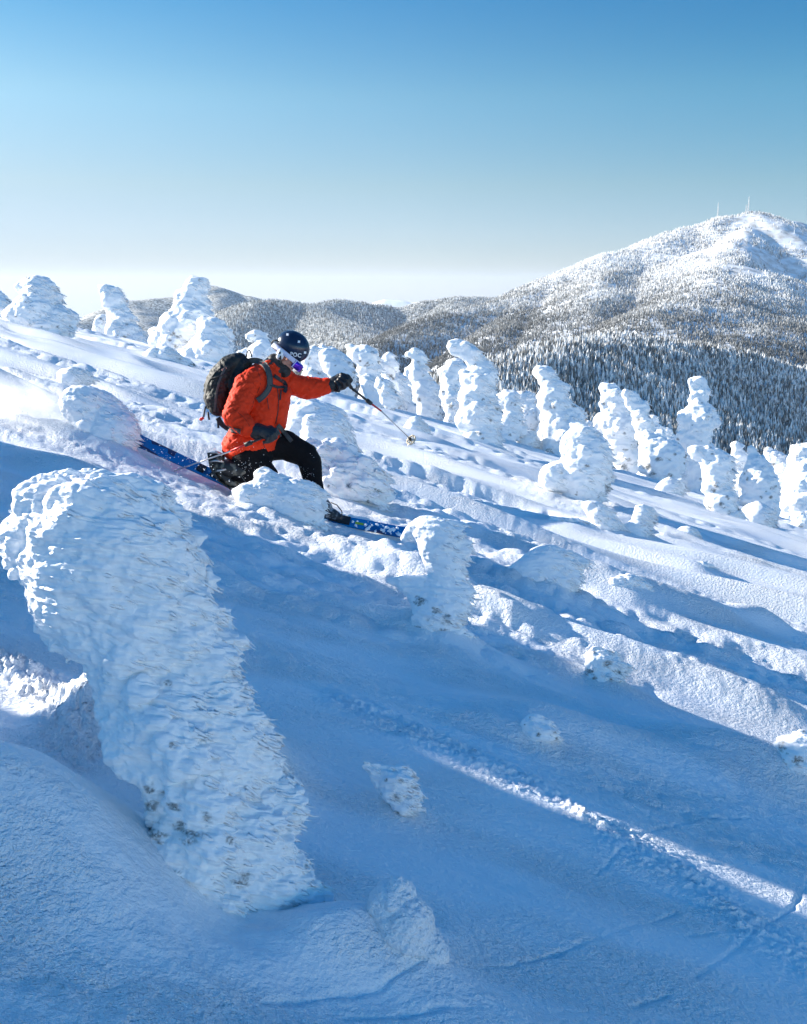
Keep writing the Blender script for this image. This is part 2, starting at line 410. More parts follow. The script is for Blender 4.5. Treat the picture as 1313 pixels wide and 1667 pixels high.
# ------------------------------------------------------------------ rime-covered trees and mounds
CROPS = {'A': (0, 430, 5.252), 'B': (200, 430, 5.252), 'C': (480, 540, 5.252), 'D': (680, 540, 5.252), 'E': (860, 580, 5.208),
         'F': (1080, 600, 5.558), 'G': (380, 680, 4.377), 'H': (600, 820, 2.918), 'I': (80, 600, 5.05), 'N': (0, 740, 2.1375),
         'Z': (560, 820, 1.744), 'Y': (500, 1350, 4.377)}
def topx(crop, pts):
    x0, y0, s = CROPS[crop]; return np.array([(x0 + x / s, y0 + y / s) for x, y in pts])
def seg_dist(p, poly):
    a = poly; b = np.roll(poly, -1, 0); ab = b - a
    t = np.clip(((p[:, None] - a) * ab).sum(-1) / (ab ** 2).sum(-1), 0, 1)
    return np.sqrt(((p[:, None] - a - t[..., None] * ab) ** 2).sum(-1)).min(1)
def inside(p, poly):
    a = poly; b = np.roll(poly, -1, 0)
    c = ((a[:, 1] > p[:, None, 1]) != (b[:, 1] > p[:, None, 1])) & (p[:, None, 0] < (b[:, 0] - a[:, 0]) * (p[:, None, 1] - a[:, 1]) / (b[:, 1] - a[:, 1] + 1e-12) + a[:, 0])
    return c.sum(1) % 2 == 1
def rimed(name, crop, pts, label, cat, d=None, base_px=None, thick=.85, lobes=18, fs=1., streak=1., jag=1., lump=1., vox=1.9, seed=0, mat='rime_far', group=None, feath=None, tail=None, sink=0):
    """a rime-plastered tree or mound: lumps packed inside the outline at its distance, in full depth, then feathered downwind"""
    poly = topx(crop, pts); r = np.random.default_rng(seed + 100)
    ymax = poly[:, 1].max()
    if d is None:
        if base_px is None:
            low = poly[poly[:, 1] > ymax - .12 * (ymax - poly[:, 1].min())]; bx, by = low[:, 0].mean(), low[:, 1].mean() - sink
        else: bx, by = base_px
        d = hit(bx, by)
        if d is None: d = 38.
    elif 13 <= d <= 24: d = 29 + (d - 13) * 1.7
    size = max(np.ptp(poly[:, 0]), np.ptp(poly[:, 1])); st = size / 46
    gx, gy = np.meshgrid(np.arange(poly[:, 0].min(), poly[:, 0].max(), st), np.arange(poly[:, 1].min(), ymax, st))
    p = np.stack([gx.ravel(), gy.ravel()], 1); p = p + r.uniform(-.3, .3, p.shape) * st
    p = p[inside(p, poly)]; dist = seg_dist(p, poly)
    k = dist > st * .55; p = p[k]; dist = dist[k]
    o = np.argsort(-dist); p = p[o]; dist = dist[o]
    C = np.zeros((0, 2)); Q = np.zeros(0)
    for q, rd in zip(p, dist):
        if len(C):
            e = np.hypot(*(C - q).T)
            if ((e + rd < Q * 1.03) | (e < .42 * np.maximum(rd, st * 1.3))).any(): continue
        C = np.vstack([C, q]); Q = np.append(Q, rd)
        if len(C) > 330: break
    wpx = d / FP
    dz = vn(C[:, 0] / (size * .22), C[:, 1] / (size * .22), seed=seed + 5) * .35 * np.median(dist) + r.normal(0, .12, len(C)) * Q
    W = np.array([P(c[0], c[1], d) + AF * (z * wpx) for c, z in zip(C, dz)]); RW = Q * wpx
    big = np.where(dist > np.percentile(dist, 45))[0]
    LW = []; LR = []
    edge = np.where((dist > np.percentile(dist, 12)) & (dist < np.percentile(dist, 60)))[0]
    for j in range(int(lobes * (2.4 if lump > .6 and fs < 2 else 0))):      # knobs on the flanks
        i = r.choice(edge); rd = min(dist[i] * r.uniform(.5, 1.0) + 1.2, size * .05)
        LW.append(P(p[i][0] + r.normal(0, 1.5), p[i][1], d) + AF * (r.uniform(-1, .6) * dist[i] * thick * wpx)); LR.append(rd * wpx)
    for j in range(lobes):
        i = r.choice(big); rd = dist[i] * r.uniform(.3, .55); sgn = -1 if r.random() < .68 else 1
        LW.append(P(p[i][0], p[i][1], d) + AF * (sgn * (dist[i] * thick - rd * .45) * wpx)); LR.append(rd * wpx)
    if lobes: W = np.vstack([W, LW]); RW = np.append(RW, LR)
    RW = RW * (1.05 if fs < 2 else 1) + (.9 * wpx if fs < 2 else 0)
    if d > 20:                      # carry the foot down to the snow
        low = p[p[:, 1] > np.percentile(p[:, 1], 88)]; fx = low[:, 0].mean(); fy = low[:, 1].mean(); fr = max(np.ptp(low[:, 0]) * .4, 4) * wpx
        q0 = P(fx, fy, d); gz = float(base(q0[0], q0[1])); kk = 0
        while q0[2] > gz - .1 and kk < 30:
            W = np.vstack([W, q0]); RW = np.append(RW, fr); LR = list(LR) + [0]; q0 = q0 - np.array([0, 0, fr * .45]); fr *= 1.05; kk += 1
    V, F = balls(W, RW, fs=np.concatenate([np.full(len(C), thick), np.ones(len(W) - len(C))]))
    me = remesh(V, F, vox * wpx, 3 if lump > 1 else 9)
    v, n = getv(me)
    s = FP / d / fs
    u = v @ AX * s; w = v @ AU * s; t = v @ AF * s
    ca, sa = math.cos(R(12)), math.sin(R(12))
    us = u * ca - w * sa; ws = u * sa + w * ca       # feathers point right and a little down
    ws = ws + 7 * vn(u / 45, w / 38, t / 45, seed=seed + 12)
    lumpn = fbm(u / 22, w / 17, t / 22, seed=seed + 1, oct=3)
    str1 = fbm(us / 48, ws / 7., t / 11, seed=seed + 2, oct=3)
    str2 = vn(us / 14, ws / 2.6, t / 6, seed=seed + 3)
    fine = vn(u / 3, w / 3, t / 3, seed=seed + 8)
    nx = n @ AX; right = np.clip(nx * 1.3, 0, 1); left = np.clip(-nx, 0, 1)
    disp = fs / s / fs * (3.2 * lump * lumpn + (2.4 * (lump - .35) if fs < 2 else .5) * fbm(u / 9, w / 6.5, t / 9, seed=seed + 31, oct=2) + streak * (1 - .92 * left) * (2.4 * str1 + .7 * str2 + (1.0 * vn(us / 16, ws / 1.5, t / 5, seed=seed + 51) if fs > 2 else 0)) + .3 * fine + left * .7 * lump * vn(u / 9, w / 8, t / 9, seed=seed + 9)) * fs
    ridg = np.clip(fbm(us / 50, ws / 6.5, t / 9, seed=seed + 6, oct=2) * 1.6 + .25, -.2, 1.2)
    v = v + n * disp[:, None] + (AX * ca - AU * sa * .6) * (right * jag * 6.5 * ridg * wpx * fs)[:, None]
    setv(me, v)
    nf = feath if feath is not None else (0 if lump < .6 and fs < 1.4 else int(260 * streak * (size / 120) ** 1.3))
    if nf:                          # single rime feathers standing out downwind
        lp = np.empty(len(me.loops), np.int32); me.loops.foreach_get('vertex_index', lp); v, n = getv(me)
        u_, w_ = v @ AX * s, v @ AU * s
        ok = np.where((n @ AX > -.25) & (n @ AU < .8) & (vn(u_ / 26, w_ / 12, seed=seed + 41) * .3 + n @ AX > (.38 if fs > 2 else -.1)))[0]; c = r.choice(ok, nf); o_ = v[c]; nn = n[c]
        t = AX * ca - AU * (sa + .25) + r.normal(0, .10, (nf, 3)); t = t - nn * (t * nn).sum(1)[:, None] * .8 + nn * .22; t /= np.linalg.norm(t, axis=1)[:, None]
        bb = np.cross(t, nn); bb /= np.linalg.norm(bb, axis=1)[:, None] + 1e-9
        L = (wpx * fs * r.uniform(3.5, 11, nf) * (1 + .8 * np.clip(nn @ AX, 0, 1)))[:, None]; W_ = (wpx * fs * r.uniform(1.0, 2.3, nf))[:, None]; o_ = o_ - nn * wpx * fs * .5 - t * L * .3
        VV = np.stack([o_ - bb * W_, o_ + bb * W_, o_ + nn * W_ * .9, o_ + t * L * .6 + bb * W_ * .8, o_ + t * L * .6 - bb * W_ * .8, o_ + t * L * .62 + nn * W_ * .75, o_ + t * L], 1).reshape(-1, 3)
        ft = np.array([[0, 2, 5], [0, 5, 4], [2, 1, 3], [2, 3, 5], [4, 5, 6], [5, 3, 6], [3, 4, 6], [0, 4, 3], [0, 3, 1]])
        FF = (ft[None] + (np.arange(nf) * 7)[:, None, None]).reshape(-1, 3) + len(v)
        me2 = mesh_np(name, np.concatenate([v, VV]), [lp.reshape(-1, 4), FF]); bpy.data.meshes.remove(me); me = me2
    o = link(name, me, M[mat])
    tag(o, label, cat, group)
    o['_d'] = d; del o['_d']
    if tail is not None:
        x, y = P(*(poly[np.argmax(poly[:, 1])]), d)[:2]
        c = poly.mean(0); q = P(c[0], c[1], d); x, y = q[0], q[1]
        TAILS.append((x, y, tail[0], tail[1], tail[2]))
    return o, d
def needles(root, d, spots, seed=0, size=1.):
    """twigs left bare of rime; spots in photo pixels (x, y, radius)"""
    me = root.data; v, n = getv(me)
    dd = v @ AF; px = 656.5 + FP * (v @ AX) / dd; py = 833.5 - FP * (v @ AU) / dd; front = (n @ AF) < .25
    big = d < 4; k = 2.2 if big else 1.
    nz = fbm(px / (8 * k), (py - .2 * px) / (3. * k), seed=seed + 60, oct=3); nz2 = vn(px / (1.5 * k), py / (1.1 * k), seed=seed + 61)
    b = np.zeros(len(v))
    rs = np.random.default_rng(seed + 5); fr_ = np.where(front)[0]; y0_, y1_ = py.min(), py.max()
    auto = []
    for i in rs.choice(fr_, 26): 
        if rs.random() < (-.1 if big else .2) + .5 * (py[i] - y0_) / (y1_ - y0_): auto.append((px[i], py[i], rs.uniform(1.2, 3.2) * k))
    for x, y, r in list(spots) + auto:
        q = np.hypot((px - x) / 1.1, (py - y) / .95) / r + .95 * nz + .25 * nz2
        b = np.maximum(b, np.clip((1.0 - q) * 2.4, 0, 1) * front)
    b = b * np.clip(.75 + .9 * nz2, .15, 1) * (.72 if big else .85)
    at = me.attributes.new('bare', 'FLOAT', 'POINT'); at.data.foreach_set('value', b.astype(np.float32))
    w = d / FP; r = np.random.default_rng(seed); c = np.where(b > .55)[0]
    if len(c) < 8: return
    c = r.choice(c, min(len(c), 40 + 12 * len(spots))); parts = []
    for i in c:
        o = v[i]; nn = n[i]; dirn = r.normal(0, .6, 3) + np.array([.5, -.2, -.35]) + nn * .5; dirn /= np.linalg.norm(dirn)
        L = w * r.uniform(1., 2.6) * (1.6 if big else 1.); t = np.cross(dirn, nn + .01); t /= np.linalg.norm(t); bb = w * r.uniform(.25, .5) * (1.5 if big else 1.); o = o - nn * w * .6
        parts.append((np.array([o - t * bb, o + t * bb, o + dirn * L, o + nn * bb]), np.array([[0, 1, 2], [1, 3, 2], [3, 0, 2], [0, 3, 1]])))
    V, F = join(parts); tag(link('bare_needles', mesh_np('bare_needles', V, F, False), M['needles'], root), kind='stuff')
import time; _t=time.time()
T = {}
def rt(key, name, crop, pts, label, cat, nd=None, **kw):
    if cat in ('snow mound', 'snow hump', 'stump', 'log', 'snow drift'): kw.setdefault('lump', .35); kw['lobes'] = kw.get('lobes', 6) // 2; kw.setdefault('tail', (.8, .22, .08)); kw.setdefault('feath', 300)
    o, d = rimed(name, crop, pts, label, cat, seed=len(T) * 7 + 3, **kw); T[key] = (o, d)
    if nd or cat in ('tree', 'bush'): 
        x0, y0, s = CROPS[crop]
        needles(o, d, [(x0 + a / s, y0 + b / s, c / s) for a, b, c in nd or []], seed=len(T))
SPR, MND = 'rimed_spruce', 'snow_mound'
# foreground tree
rt('N1', SPR, 'N', [(8, 290), (30, 220), (70, 140), (120, 80), (190, 45), (330, 40), (470, 70), (560, 92), (615, 112), (600, 140), (630, 190), (660, 235), (700, 290), (682, 340), (710, 400), (742, 455), (733, 492), (780, 560), (798, 600), (822, 640), (815, 720), (822, 790), (850, 812), (892, 835), (870, 850), (940, 930), (950, 990), (975, 1080), (970, 1120), (1048, 1172), (1072, 1235), (1060, 1290), (1030, 1340), (1022, 1390), (1062, 1445), (1120, 1475), (1178, 1505), (1170, 1540), (1130, 1590), (1080, 1640), (960, 1690), (800, 1700), (640, 1640), (560, 1500), (530, 1400), (500, 1240), (480, 1170), (420, 1120), (370, 1060), (348, 1000), (350, 960), (322, 900), (322, 830), (275, 742), (250, 735), (218, 738), (190, 705), (150, 650), (130, 590), (138, 525), (95, 462), (45, 410), (12, 350)],
   'biggest snowy tree, a wind-bent rime-plastered spruce with feathered right edge, left foreground', 'tree',
   d=2.62, thick=.62, lobes=26, fs=2.1, vox=1.8, mat='rime', lump=1.4, jag=.75, streak=.85, feath=800,
   nd=[(530, 1225, 26), (600, 1225, 22), (545, 1320, 40), (625, 1290, 22), (665, 1330, 34), (715, 1265, 26), (610, 1485, 36), (640, 1510, 20), (840, 1480, 30), (585, 790, 15), (600, 1010, 12), (1035, 1570, 16), (800, 1345, 14), (520, 1162, 18)])
rt('Y1', 'snow_lump', 'Y', [(440, 480), (500, 400), (600, 345), (650, 325), (700, 350), (745, 410), (775, 470), (830, 520), (890, 590), (905, 720), (960, 770), (1000, 850), (1000, 950), (930, 1020), (850, 1025), (780, 980), (700, 940), (560, 860), (480, 700), (430, 560)],
   'small snow lump with one sunlit tip at the bottom, right of the biggest tree', 'snow lump', thick=.95, lobes=26, fs=1.0, vox=1.6, mat='snow', jag=.0, streak=.2, lump=1.3, feath=0, tail=(.25, .10, .03), sink=12)
# horizon trees, left
rt('A1', SPR, 'A', [(95, 370), (160, 300), (190, 250), (150, 240), (118, 195), (150, 170), (190, 130), (250, 110), (320, 98), (380, 115), (430, 160), (495, 215), (485, 245), (495, 300), (500, 345), (560, 370), (610, 395), (660, 470), (640, 520), (620, 600), (500, 650), (350, 630), (180, 580), (60, 520), (20, 440)],
   'broad stepped rime-covered tree on the skyline at far left, its top curling left', 'tree', thick=.8, nd=[(350, 540, 12), (340, 575, 12)], streak=1.5)
rt('A0', SPR, 'A', [(-90, 210), (0, 235), (35, 285), (80, 330), (95, 380), (40, 410), (-90, 430)], 'rime-covered treetop cut by the left edge of the picture', 'tree', d=23., lobes=4)
rt('A3', SPR, 'A', [(800, 520), (828, 450), (870, 430), (912, 440), (905, 520), (890, 590), (830, 600), (780, 570)], 'little snow-caked stub touching the left side of the sharp leaning tree', 'tree', d=19.5, lobes=4)
rt('A2', SPR, 'A', [(820, 170), (880, 175), (960, 185), (1000, 210), (1040, 270), (1050, 340), (1100, 400), (1130, 450), (1150, 510), (1200, 560), (1250, 590), (1300, 680), (1310, 740), (1100, 770), (960, 720), (890, 620), (890, 560), (925, 480), (900, 420), (880, 330), (870, 250), (848, 210)],
   'narrow rime-covered tree with a flat pointed top leaning left on the skyline', 'tree', d=18.5, thick=.7, streak=1.4, nd=[(995, 452, 9), (1000, 615, 12)])
rt('A4', MND, 'A', [(650, 655), (700, 625), (700, 570), (740, 555), (800, 590), (840, 630), (900, 650), (925, 690), (850, 725), (700, 715)], 'small snow mound with a sharp left lip between the two leftmost skyline trees', 'snow mound', d=17.2, lobes=4)
rt('B1', SPR, 'B', [(590, 113), (650, 125), (700, 150), (732, 190), (700, 240), (690, 290), (730, 350), (750, 430), (770, 520), (740, 640), (600, 730), (440, 740), (300, 740), (235, 700), (235, 620), (215, 580), (235, 560), (270, 533), (300, 550), (320, 490), (350, 430), (400, 400), (440, 370), (435, 330), (460, 280), (465, 230), (520, 200), (550, 150)],
   'tall knobbly rime-covered tree in front of the dark far ridge, left of the skier', 'tree', d=15.5, thick=.75, lobes=26, lump=1.3, nd=[(430, 600, 22), (480, 620, 22), (450, 700, 18), (400, 650, 14), (540, 665, 12)])
rt('B2', SPR, 'B', [(625, 510), (640, 470), (680, 442), (720, 455), (790, 455), (850, 490), (885, 560), (915, 620), (925, 700), (930, 800), (900, 900), (740, 920), (600, 900), (500, 860), (480, 780), (450, 725), (550, 700), (640, 600), (650, 560)],
   'rounded snow-plastered tree with a bright left crest, behind the backpack', 'tree', d=14.8, thick=.8, lobes=14, nd=[(745, 742, 14), (630, 820, 12)])
rt('B3', SPR, 'B', [(1045, 640), (1045, 605), (1090, 573), (1150, 563), (1210, 590), (1245, 655), (1295, 720), (1295, 800), (1180, 800), (1000, 790), (970, 750), (1060, 720), (1110, 740), (1108, 700), (1135, 668), (1105, 645), (1080, 668)],
   'small hook-topped rime-covered tree just left of the helmet', 'tree', d=19., lobes=8, vox=1.4)
rt('B4', MND, 'B', [(155, 770), (250, 725), (380, 720), (470, 755), (545, 830), (510, 905), (380, 925), (240, 890)], 'low rime-flecked mound below the tall knobbly tree', 'snow mound', thick=1., lobes=8, streak=1.3, nd=[(300, 820, 20), (350, 850, 16)])
# behind the outstretched arm
rt('C1', SPR, 'C', [(60, 200), (90, 130), (160, 120), (220, 150), (230, 200), (250, 300), (160, 330), (60, 320)], 'snowy treetop directly right of the helmet', 'tree', d=17, lobes=8)
rt('C2', SPR, 'C', [(200, 190), (250, 145), (330, 145), (400, 180), (450, 250), (490, 320), (510, 400), (480, 480), (300, 480), (260, 400), (250, 330), (225, 260)], 'domed snowy tree seen right above the black glove', 'tree', d=15.5, lobes=14, nd=[(345, 290, 8), (510, 350, 20)])
rt('C2b', MND, 'C', [(80, 370), (130, 318), (200, 340), (260, 380), (270, 450), (120, 450)], 'small snow-covered bush with green twigs between helmet and glove', 'snow mound', d=13.5, lobes=6, nd=[(160, 325, 12), (215, 360, 14)])
rt('C3', SPR, 'C', [(422, 120), (480, 105), (530, 125), (570, 118), (640, 132), (690, 165), (722, 200), (700, 240), (735, 340), (700, 410), (560, 410), (510, 350), (540, 280), (480, 240), (440, 195), (450, 160)], 'twin-headed rime-covered tree standing above the ski pole', 'tree', d=16.5, lobes=16, nd=[(610, 290, 20), (540, 350, 22), (715, 260, 12)])
rt('C4', SPR, 'C', [(705, 235), (755, 232), (760, 200), (800, 178), (850, 210), (862, 290), (870, 380), (760, 380), (710, 320)], 'narrow snowy treetop between the twin-headed tree and the hooked tree', 'tree', d=17.5, lobes=8)
rt('C5', SPR, 'C', [(918, 205), (960, 160), (1020, 138), (1080, 155), (1092, 210), (1112, 290), (1135, 380), (1200, 480), (1260, 610), (1150, 640), (1010, 600), (1000, 450), (965, 400), (975, 340), (952, 310), (990, 270), (1002, 240), (960, 222), (925, 240)], 'hooked rime-covered tree with its head bent left in front of the dark forest', 'tree', d=17., lobes=14, thick=.8, lump=1.2)
rt('C6', SPR, 'C', [(545, 405), (590, 363), (640, 360), (690, 400), (722, 480), (755, 560), (755, 660), (690, 680), (620, 600), (570, 490)], 'rounded snow-plastered trunk leaning right, just right of the pole grip', 'tree', d=14.2, lobes=6)
rt('C7', SPR, 'C', [(700, 395), (750, 360), (768, 337), (810, 333), (830, 350), (900, 360), (960, 410), (980, 500), (1010, 600), (1110, 680), (1120, 730), (1000, 745), (880, 710), (780, 680), (750, 600), (735, 500)], 'wide rounded rime-covered tree behind the middle of the far ski pole', 'tree', lobes=16, thick=.7, nd=[(900, 690, 10), (820, 660, 16)])
rt('C8', MND, 'C', [(900, 850), (940, 800), (990, 730), (1040, 722), (1110, 790), (1148, 880), (1110, 930), (980, 915)], 'smooth pointed snow mound behind the pole basket', 'snow mound', lobes=2, streak=.5, jag=.4, tail=(1.0, .25, .12))
rt('C9', MND, 'C', [(395, 740), (450, 710), (510, 722), (535, 775), (500, 810), (440, 800)], 'little snow knob right of the front thigh, below the outstretched arm', 'snow mound', lobes=3, streak=.4, jag=.3, tail=(.6, .15, .06))
rt('C10', MND, 'C', [(1110, 640), (1150, 608), (1200, 650), (1280, 690), (1200, 720), (1120, 690)], 'small tilted snow slab at the foot of the hooked tree', 'snow mound', lobes=2, tail=(.8, .2, .08))
rt('S1', 'snow_hump', 'C', [(-90, 560), (60, 552), (200, 588), (330, 640), (400, 705), (450, 790), (492, 890), (505, 990), (490, 1070), (100, 1080), (-90, 980)], 'large pale snow hump behind the bent front leg', 'snow hump', base_px=(545, 748), thick=.7, lobes=10, streak=1.0, jag=.7, fs=1.3)
rt('S2', 'snow_hump', 'G', [(430, 160), (640, 155), (780, 178), (860, 232), (940, 268), (1065, 370), (1118, 470), (1110, 580), (980, 680), (800, 660), (640, 600), (560, 420), (450, 280)], 'rough rime-crusted hump right of the front knee with a small sunlit shelf', 'snow hump', base_px=(590, 822), thick=.6, lobes=16, streak=1.5, jag=1.3, fs=1.5, lump=1.5, nd=[(820, 490, 20), (1020, 520, 18)])
# middle distance
rt('D2', SPR, 'D', [(168, 340), (200, 300), (240, 290), (240, 265), (300, 222), (355, 225), (385, 300), (380, 450), (380, 600), (340, 710), (230, 690), (218, 610), (188, 550), (212, 470), (200, 380)], 'bulbous snowy tree half hidden behind the left side of the tall hook-headed tree', 'tree', d=15.8, lobes=18, lump=1.4, nd=[(280, 630, 26), (320, 490, 14)])
rt('D1', SPR, 'D', [(243, 112), (260, 80), (340, 60), (420, 80), (490, 130), (540, 190), (600, 260), (640, 350), (640, 470), (662, 560), (690, 660), (682, 760), (692, 880), (690, 1000), (715, 1060), (640, 1120), (520, 1110), (400, 1080), (280, 1010), (230, 950), (330, 930), (440, 850), (340, 850), (325, 790), (320, 740), (340, 680), (360, 620), (343, 560), (370, 460), (343, 390), (380, 328), (430, 315), (410, 260), (360, 208), (300, 197), (262, 160)],
   'tallest middle-distance spruce, cased in rime with a beak-like head pointing left', 'tree', base_px=(800, 735), thick=.7, lobes=30, streak=1.2, nd=[(520, 870, 20), (555, 910, 16), (490, 750, 10), (470, 1018, 10), (580, 1070, 24), (490, 285, 14)])
rt('D3', SPR, 'D', [(628, 580), (690, 540), (720, 500), (790, 490), (845, 530), (872, 620), (880, 760), (915, 860), (800, 940), (690, 940), (690, 760), (745, 700), (690, 640)], 'stout round-topped snowy tree immediately right of the tallest one', 'tree', d=14.8, lobes=16, thick=.75, nd=[(790, 880, 14)])
rt('D4', SPR, 'D', [(843, 500), (960, 508), (1000, 590), (1015, 690), (960, 790), (900, 830), (870, 680), (845, 600)], 'block-shaped snowy treetop behind the stout round-topped tree', 'tree', d=17.2, lobes=8, nd=[(900, 650, 16), (1010, 600, 12)])
rt('D6', MND, 'D', [(830, 900), (900, 845), (985, 855), (1015, 930), (1000, 1020), (900, 1045), (845, 980)], 'shaded blue snow mound in the gap left of the flat-headed tree', 'snow mound', d=15., lobes=5, streak=.5, jag=.3)
rt('E1b', SPR, 'E', [(-30, 520), (30, 440), (80, 450), (115, 530), (60, 650), (10, 650)], 'short snowy side tree against the left flank of the flat-headed tree', 'tree', d=15.6, lobes=6)
rt('E1', SPR, 'E', [(33, 150), (60, 90), (120, 73), (200, 105), (240, 190), (315, 250), (312, 350), (420, 440), (480, 570), (500, 700), (470, 830), (300, 890), (180, 915), (115, 870), (60, 760), (53, 680), (100, 590), (90, 520), (78, 420), (85, 330), (110, 240), (60, 190)],
   'tall flat-headed rime-covered spruce in front of the shaded forest, centre right', 'tree', d=15.2, thick=.75, lobes=28, nd=[(205, 420, 22), (180, 800, 30), (190, 860, 22), (160, 460, 12)])
rt('E2', SPR, 'E', [(343, 562), (420, 553), (520, 600), (600, 680), (660, 800), (692, 900), (690, 1040), (655, 1150), (625, 1240), (500, 1260), (450, 1310), (380, 1335), (300, 1290), (268, 1190), (330, 1150), (250, 1150), (150, 1135), (78, 1100), (82, 1010), (130, 930), (200, 900), (272, 890), (278, 820), (268, 740), (310, 650), (362, 610)],
   'squat rime-covered spruce with a smooth lit ridge and drooping fingers on its left', 'tree', base_px=(930, 828), thick=.7, lobes=26, streak=1.1, nd=[(500, 925, 24), (690, 1110, 34), (680, 1140, 24), (430, 1250, 20), (410, 1160, 16)])
rt('E4', SPR, 'E', [(783, 290), (830, 278), (900, 310), (950, 370), (982, 410), (1002, 500), (1050, 580), (1070, 640), (1000, 800), (930, 700), (900, 560), (880, 470), (820, 400), (800, 330)], 'slim snow-clad spruce leaning behind the right shoulder of the pillar-like tree', 'tree', d=17, lobes=20, lump=1.5, streak=.5, nd=[(925, 540, 24), (940, 625, 16)])
rt('E3', SPR, 'E', [(583, 235), (640, 218), (720, 235), (752, 280), (790, 300), (830, 380), (870, 470), (920, 600), (900, 680), (942, 780), (942, 900), (930, 990), (800, 1000), (720, 930), (700, 850), (618, 780), (640, 700), (620, 660), (538, 620), (570, 530), (630, 480), (588, 410), (620, 330), (592, 290)],
   'pillar-like snow-clad spruce with a square tilted cap, right of centre', 'tree', base_px=(1020, 770), thick=.8, lobes=34, lump=1.5, streak=.6, jag=.6, nd=[(760, 620, 18), (725, 665, 14), (830, 790, 18), (820, 950, 34), (850, 880, 22), (710, 790, 14), (790, 930, 20)])
rt('E5', 'snowy_bush', 'E', [(940, 700), (960, 650), (1000, 638), (1080, 650), (1090, 610), (1142, 620), (1160, 690), (1180, 708), (1230, 705), (1302, 780), (1325, 900), (1310, 1020), (1180, 1060), (1080, 1050), (960, 980), (938, 850)], 'wide lumpy snow-laden bush in blue shade right of the pillar-like tree', 'bush', d=16.2, thick=.8, lobes=44, lump=1.8, streak=.3, jag=.3, nd=[(1000, 935, 36), (1050, 1000, 34), (1100, 880, 26), (940, 750, 18), (1240, 830, 20), (1200, 1010, 24)])
rt('E6', 'snowy_log', 'E', [(443, 1262), (480, 1228), (560, 1222), (640, 1268), (720, 1340), (800, 1430), (815, 1495), (700, 1530), (560, 1490), (528, 1390), (480, 1312)], 'thick snow-cased log slanting down to the right below the squat spruce', 'log', base_px=(985, 868), lobes=6, streak=1., thick=.8, jag=.5)
rt('E7', 'snowy_log', 'E', [(95, 1440), (200, 1378), (300, 1368), (420, 1388), (540, 1420), (580, 1480), (400, 1500), (250, 1480)], 'low fingered snow ridge lying left of the slanting snowy log', 'log', base_px=(920, 862), lobes=10, lump=1.6, jag=.3)
rt('E8', 'snowy_stump', 'E', [(903, 1262), (960, 1262), (1050, 1288), (1078, 1340), (1040, 1430), (1002, 1500), (980, 1620), (900, 1600), (840, 1520), (780, 1440), (870, 1392), (900, 1320)], 'short leaning rime-cased stump right of the slanting snowy log', 'stump', base_px=(1040, 882), lobes=5, streak=1.2, thick=.7)
rt('E9', MND, 'E', [(1060, 1140), (1110, 1060), (1190, 1022), (1250, 1050), (1305, 1035), (1330, 1130), (1250, 1210), (1130, 1200)], 'smooth sunlit snow boulder in front of the wide shaded bush', 'snow mound', lobes=4, streak=.4, jag=.3, tail=(.9, .35, .10))
rt('F1', SPR, 'F', [(203, 130), (220, 88), (290, 78), (352, 90), (378, 140), (412, 230), (390, 300), (460, 380), (503, 470), (492, 535), (440, 555), (420, 570), (447, 610), (420, 640), (445, 690), (430, 780), (260, 780), (200, 740), (158, 700), (118, 650), (128, 590), (170, 560), (148, 530), (140, 480), (118, 460), (150, 400), (220, 350), (203, 290), (240, 230), (248, 170)],
   'tall knobbly spruce heaped with snow cushions, highest tree on the right side', 'tree', d=18, thick=.85, lobes=46, lump=2.0, streak=.25, jag=.3, nd=[(395, 440, 26), (300, 570, 16), (335, 655, 14), (125, 640, 14), (260, 510, 12), (430, 620, 14)])
rt('F2', SPR, 'F', [(215, 720), (260, 688), (400, 700), (500, 718), (560, 780), (605, 860), (612, 960), (580, 1030), (620, 1120), (655, 1250), (705, 1350), (700, 1440), (560, 1420), (430, 1330), (370, 1240), (385, 1150), (318, 1110), (350, 1040), (348, 960), (330, 880), (300, 840), (258, 830)],
   'rime-feathered spruce with a dark hollow at its foot, below the tallest right-hand tree', 'tree', base_px=(1175, 845), thick=.75, lobes=24, streak=1., nd=[(400, 1250, 38), (470, 1060, 30), (450, 1100, 22), (520, 1230, 24), (590, 1300, 26), (530, 1360, 22)])
rt('F3', SPR, 'F', [(613, 680), (650, 653), (692, 680), (700, 740), (750, 770), (740, 880), (700, 960), (620, 940), (630, 840), (613, 770)], 'small snowy spruce with a ball-shaped tip, left one of a pair below the dark forest', 'tree', d=22, lobes=12, lump=1.5, streak=.3, vox=1.4)
rt('F4', SPR, 'F', [(748, 700), (790, 678), (822, 720), (850, 770), (910, 830), (970, 920), (1002, 1020), (1032, 1130), (1030, 1280), (940, 1290), (850, 1230), (700, 1230), (665, 1190), (720, 1130), (693, 1040), (720, 950), (740, 860), (780, 780), (755, 740)],
   'stout spruce of stacked snow cushions with a small round tip, near the right edge', 'tree', d=17.5, thick=.85, lobes=24, lump=1.6, streak=.5, jag=.5, nd=[(840, 1010, 20), (860, 940, 14), (970, 1160, 20), (1010, 1065, 16), (880, 1160, 12)])
rt('F5', MND, 'F', [(675, 1310), (740, 1240), (860, 1198), (940, 1260), (1000, 1350), (1020, 1430), (900, 1480), (740, 1460), (685, 1390)], 'snow mound banked at the foot of the stout cushion-stacked spruce', 'snow mound', base_px=(1235, 856), lobes=6, streak=.5)
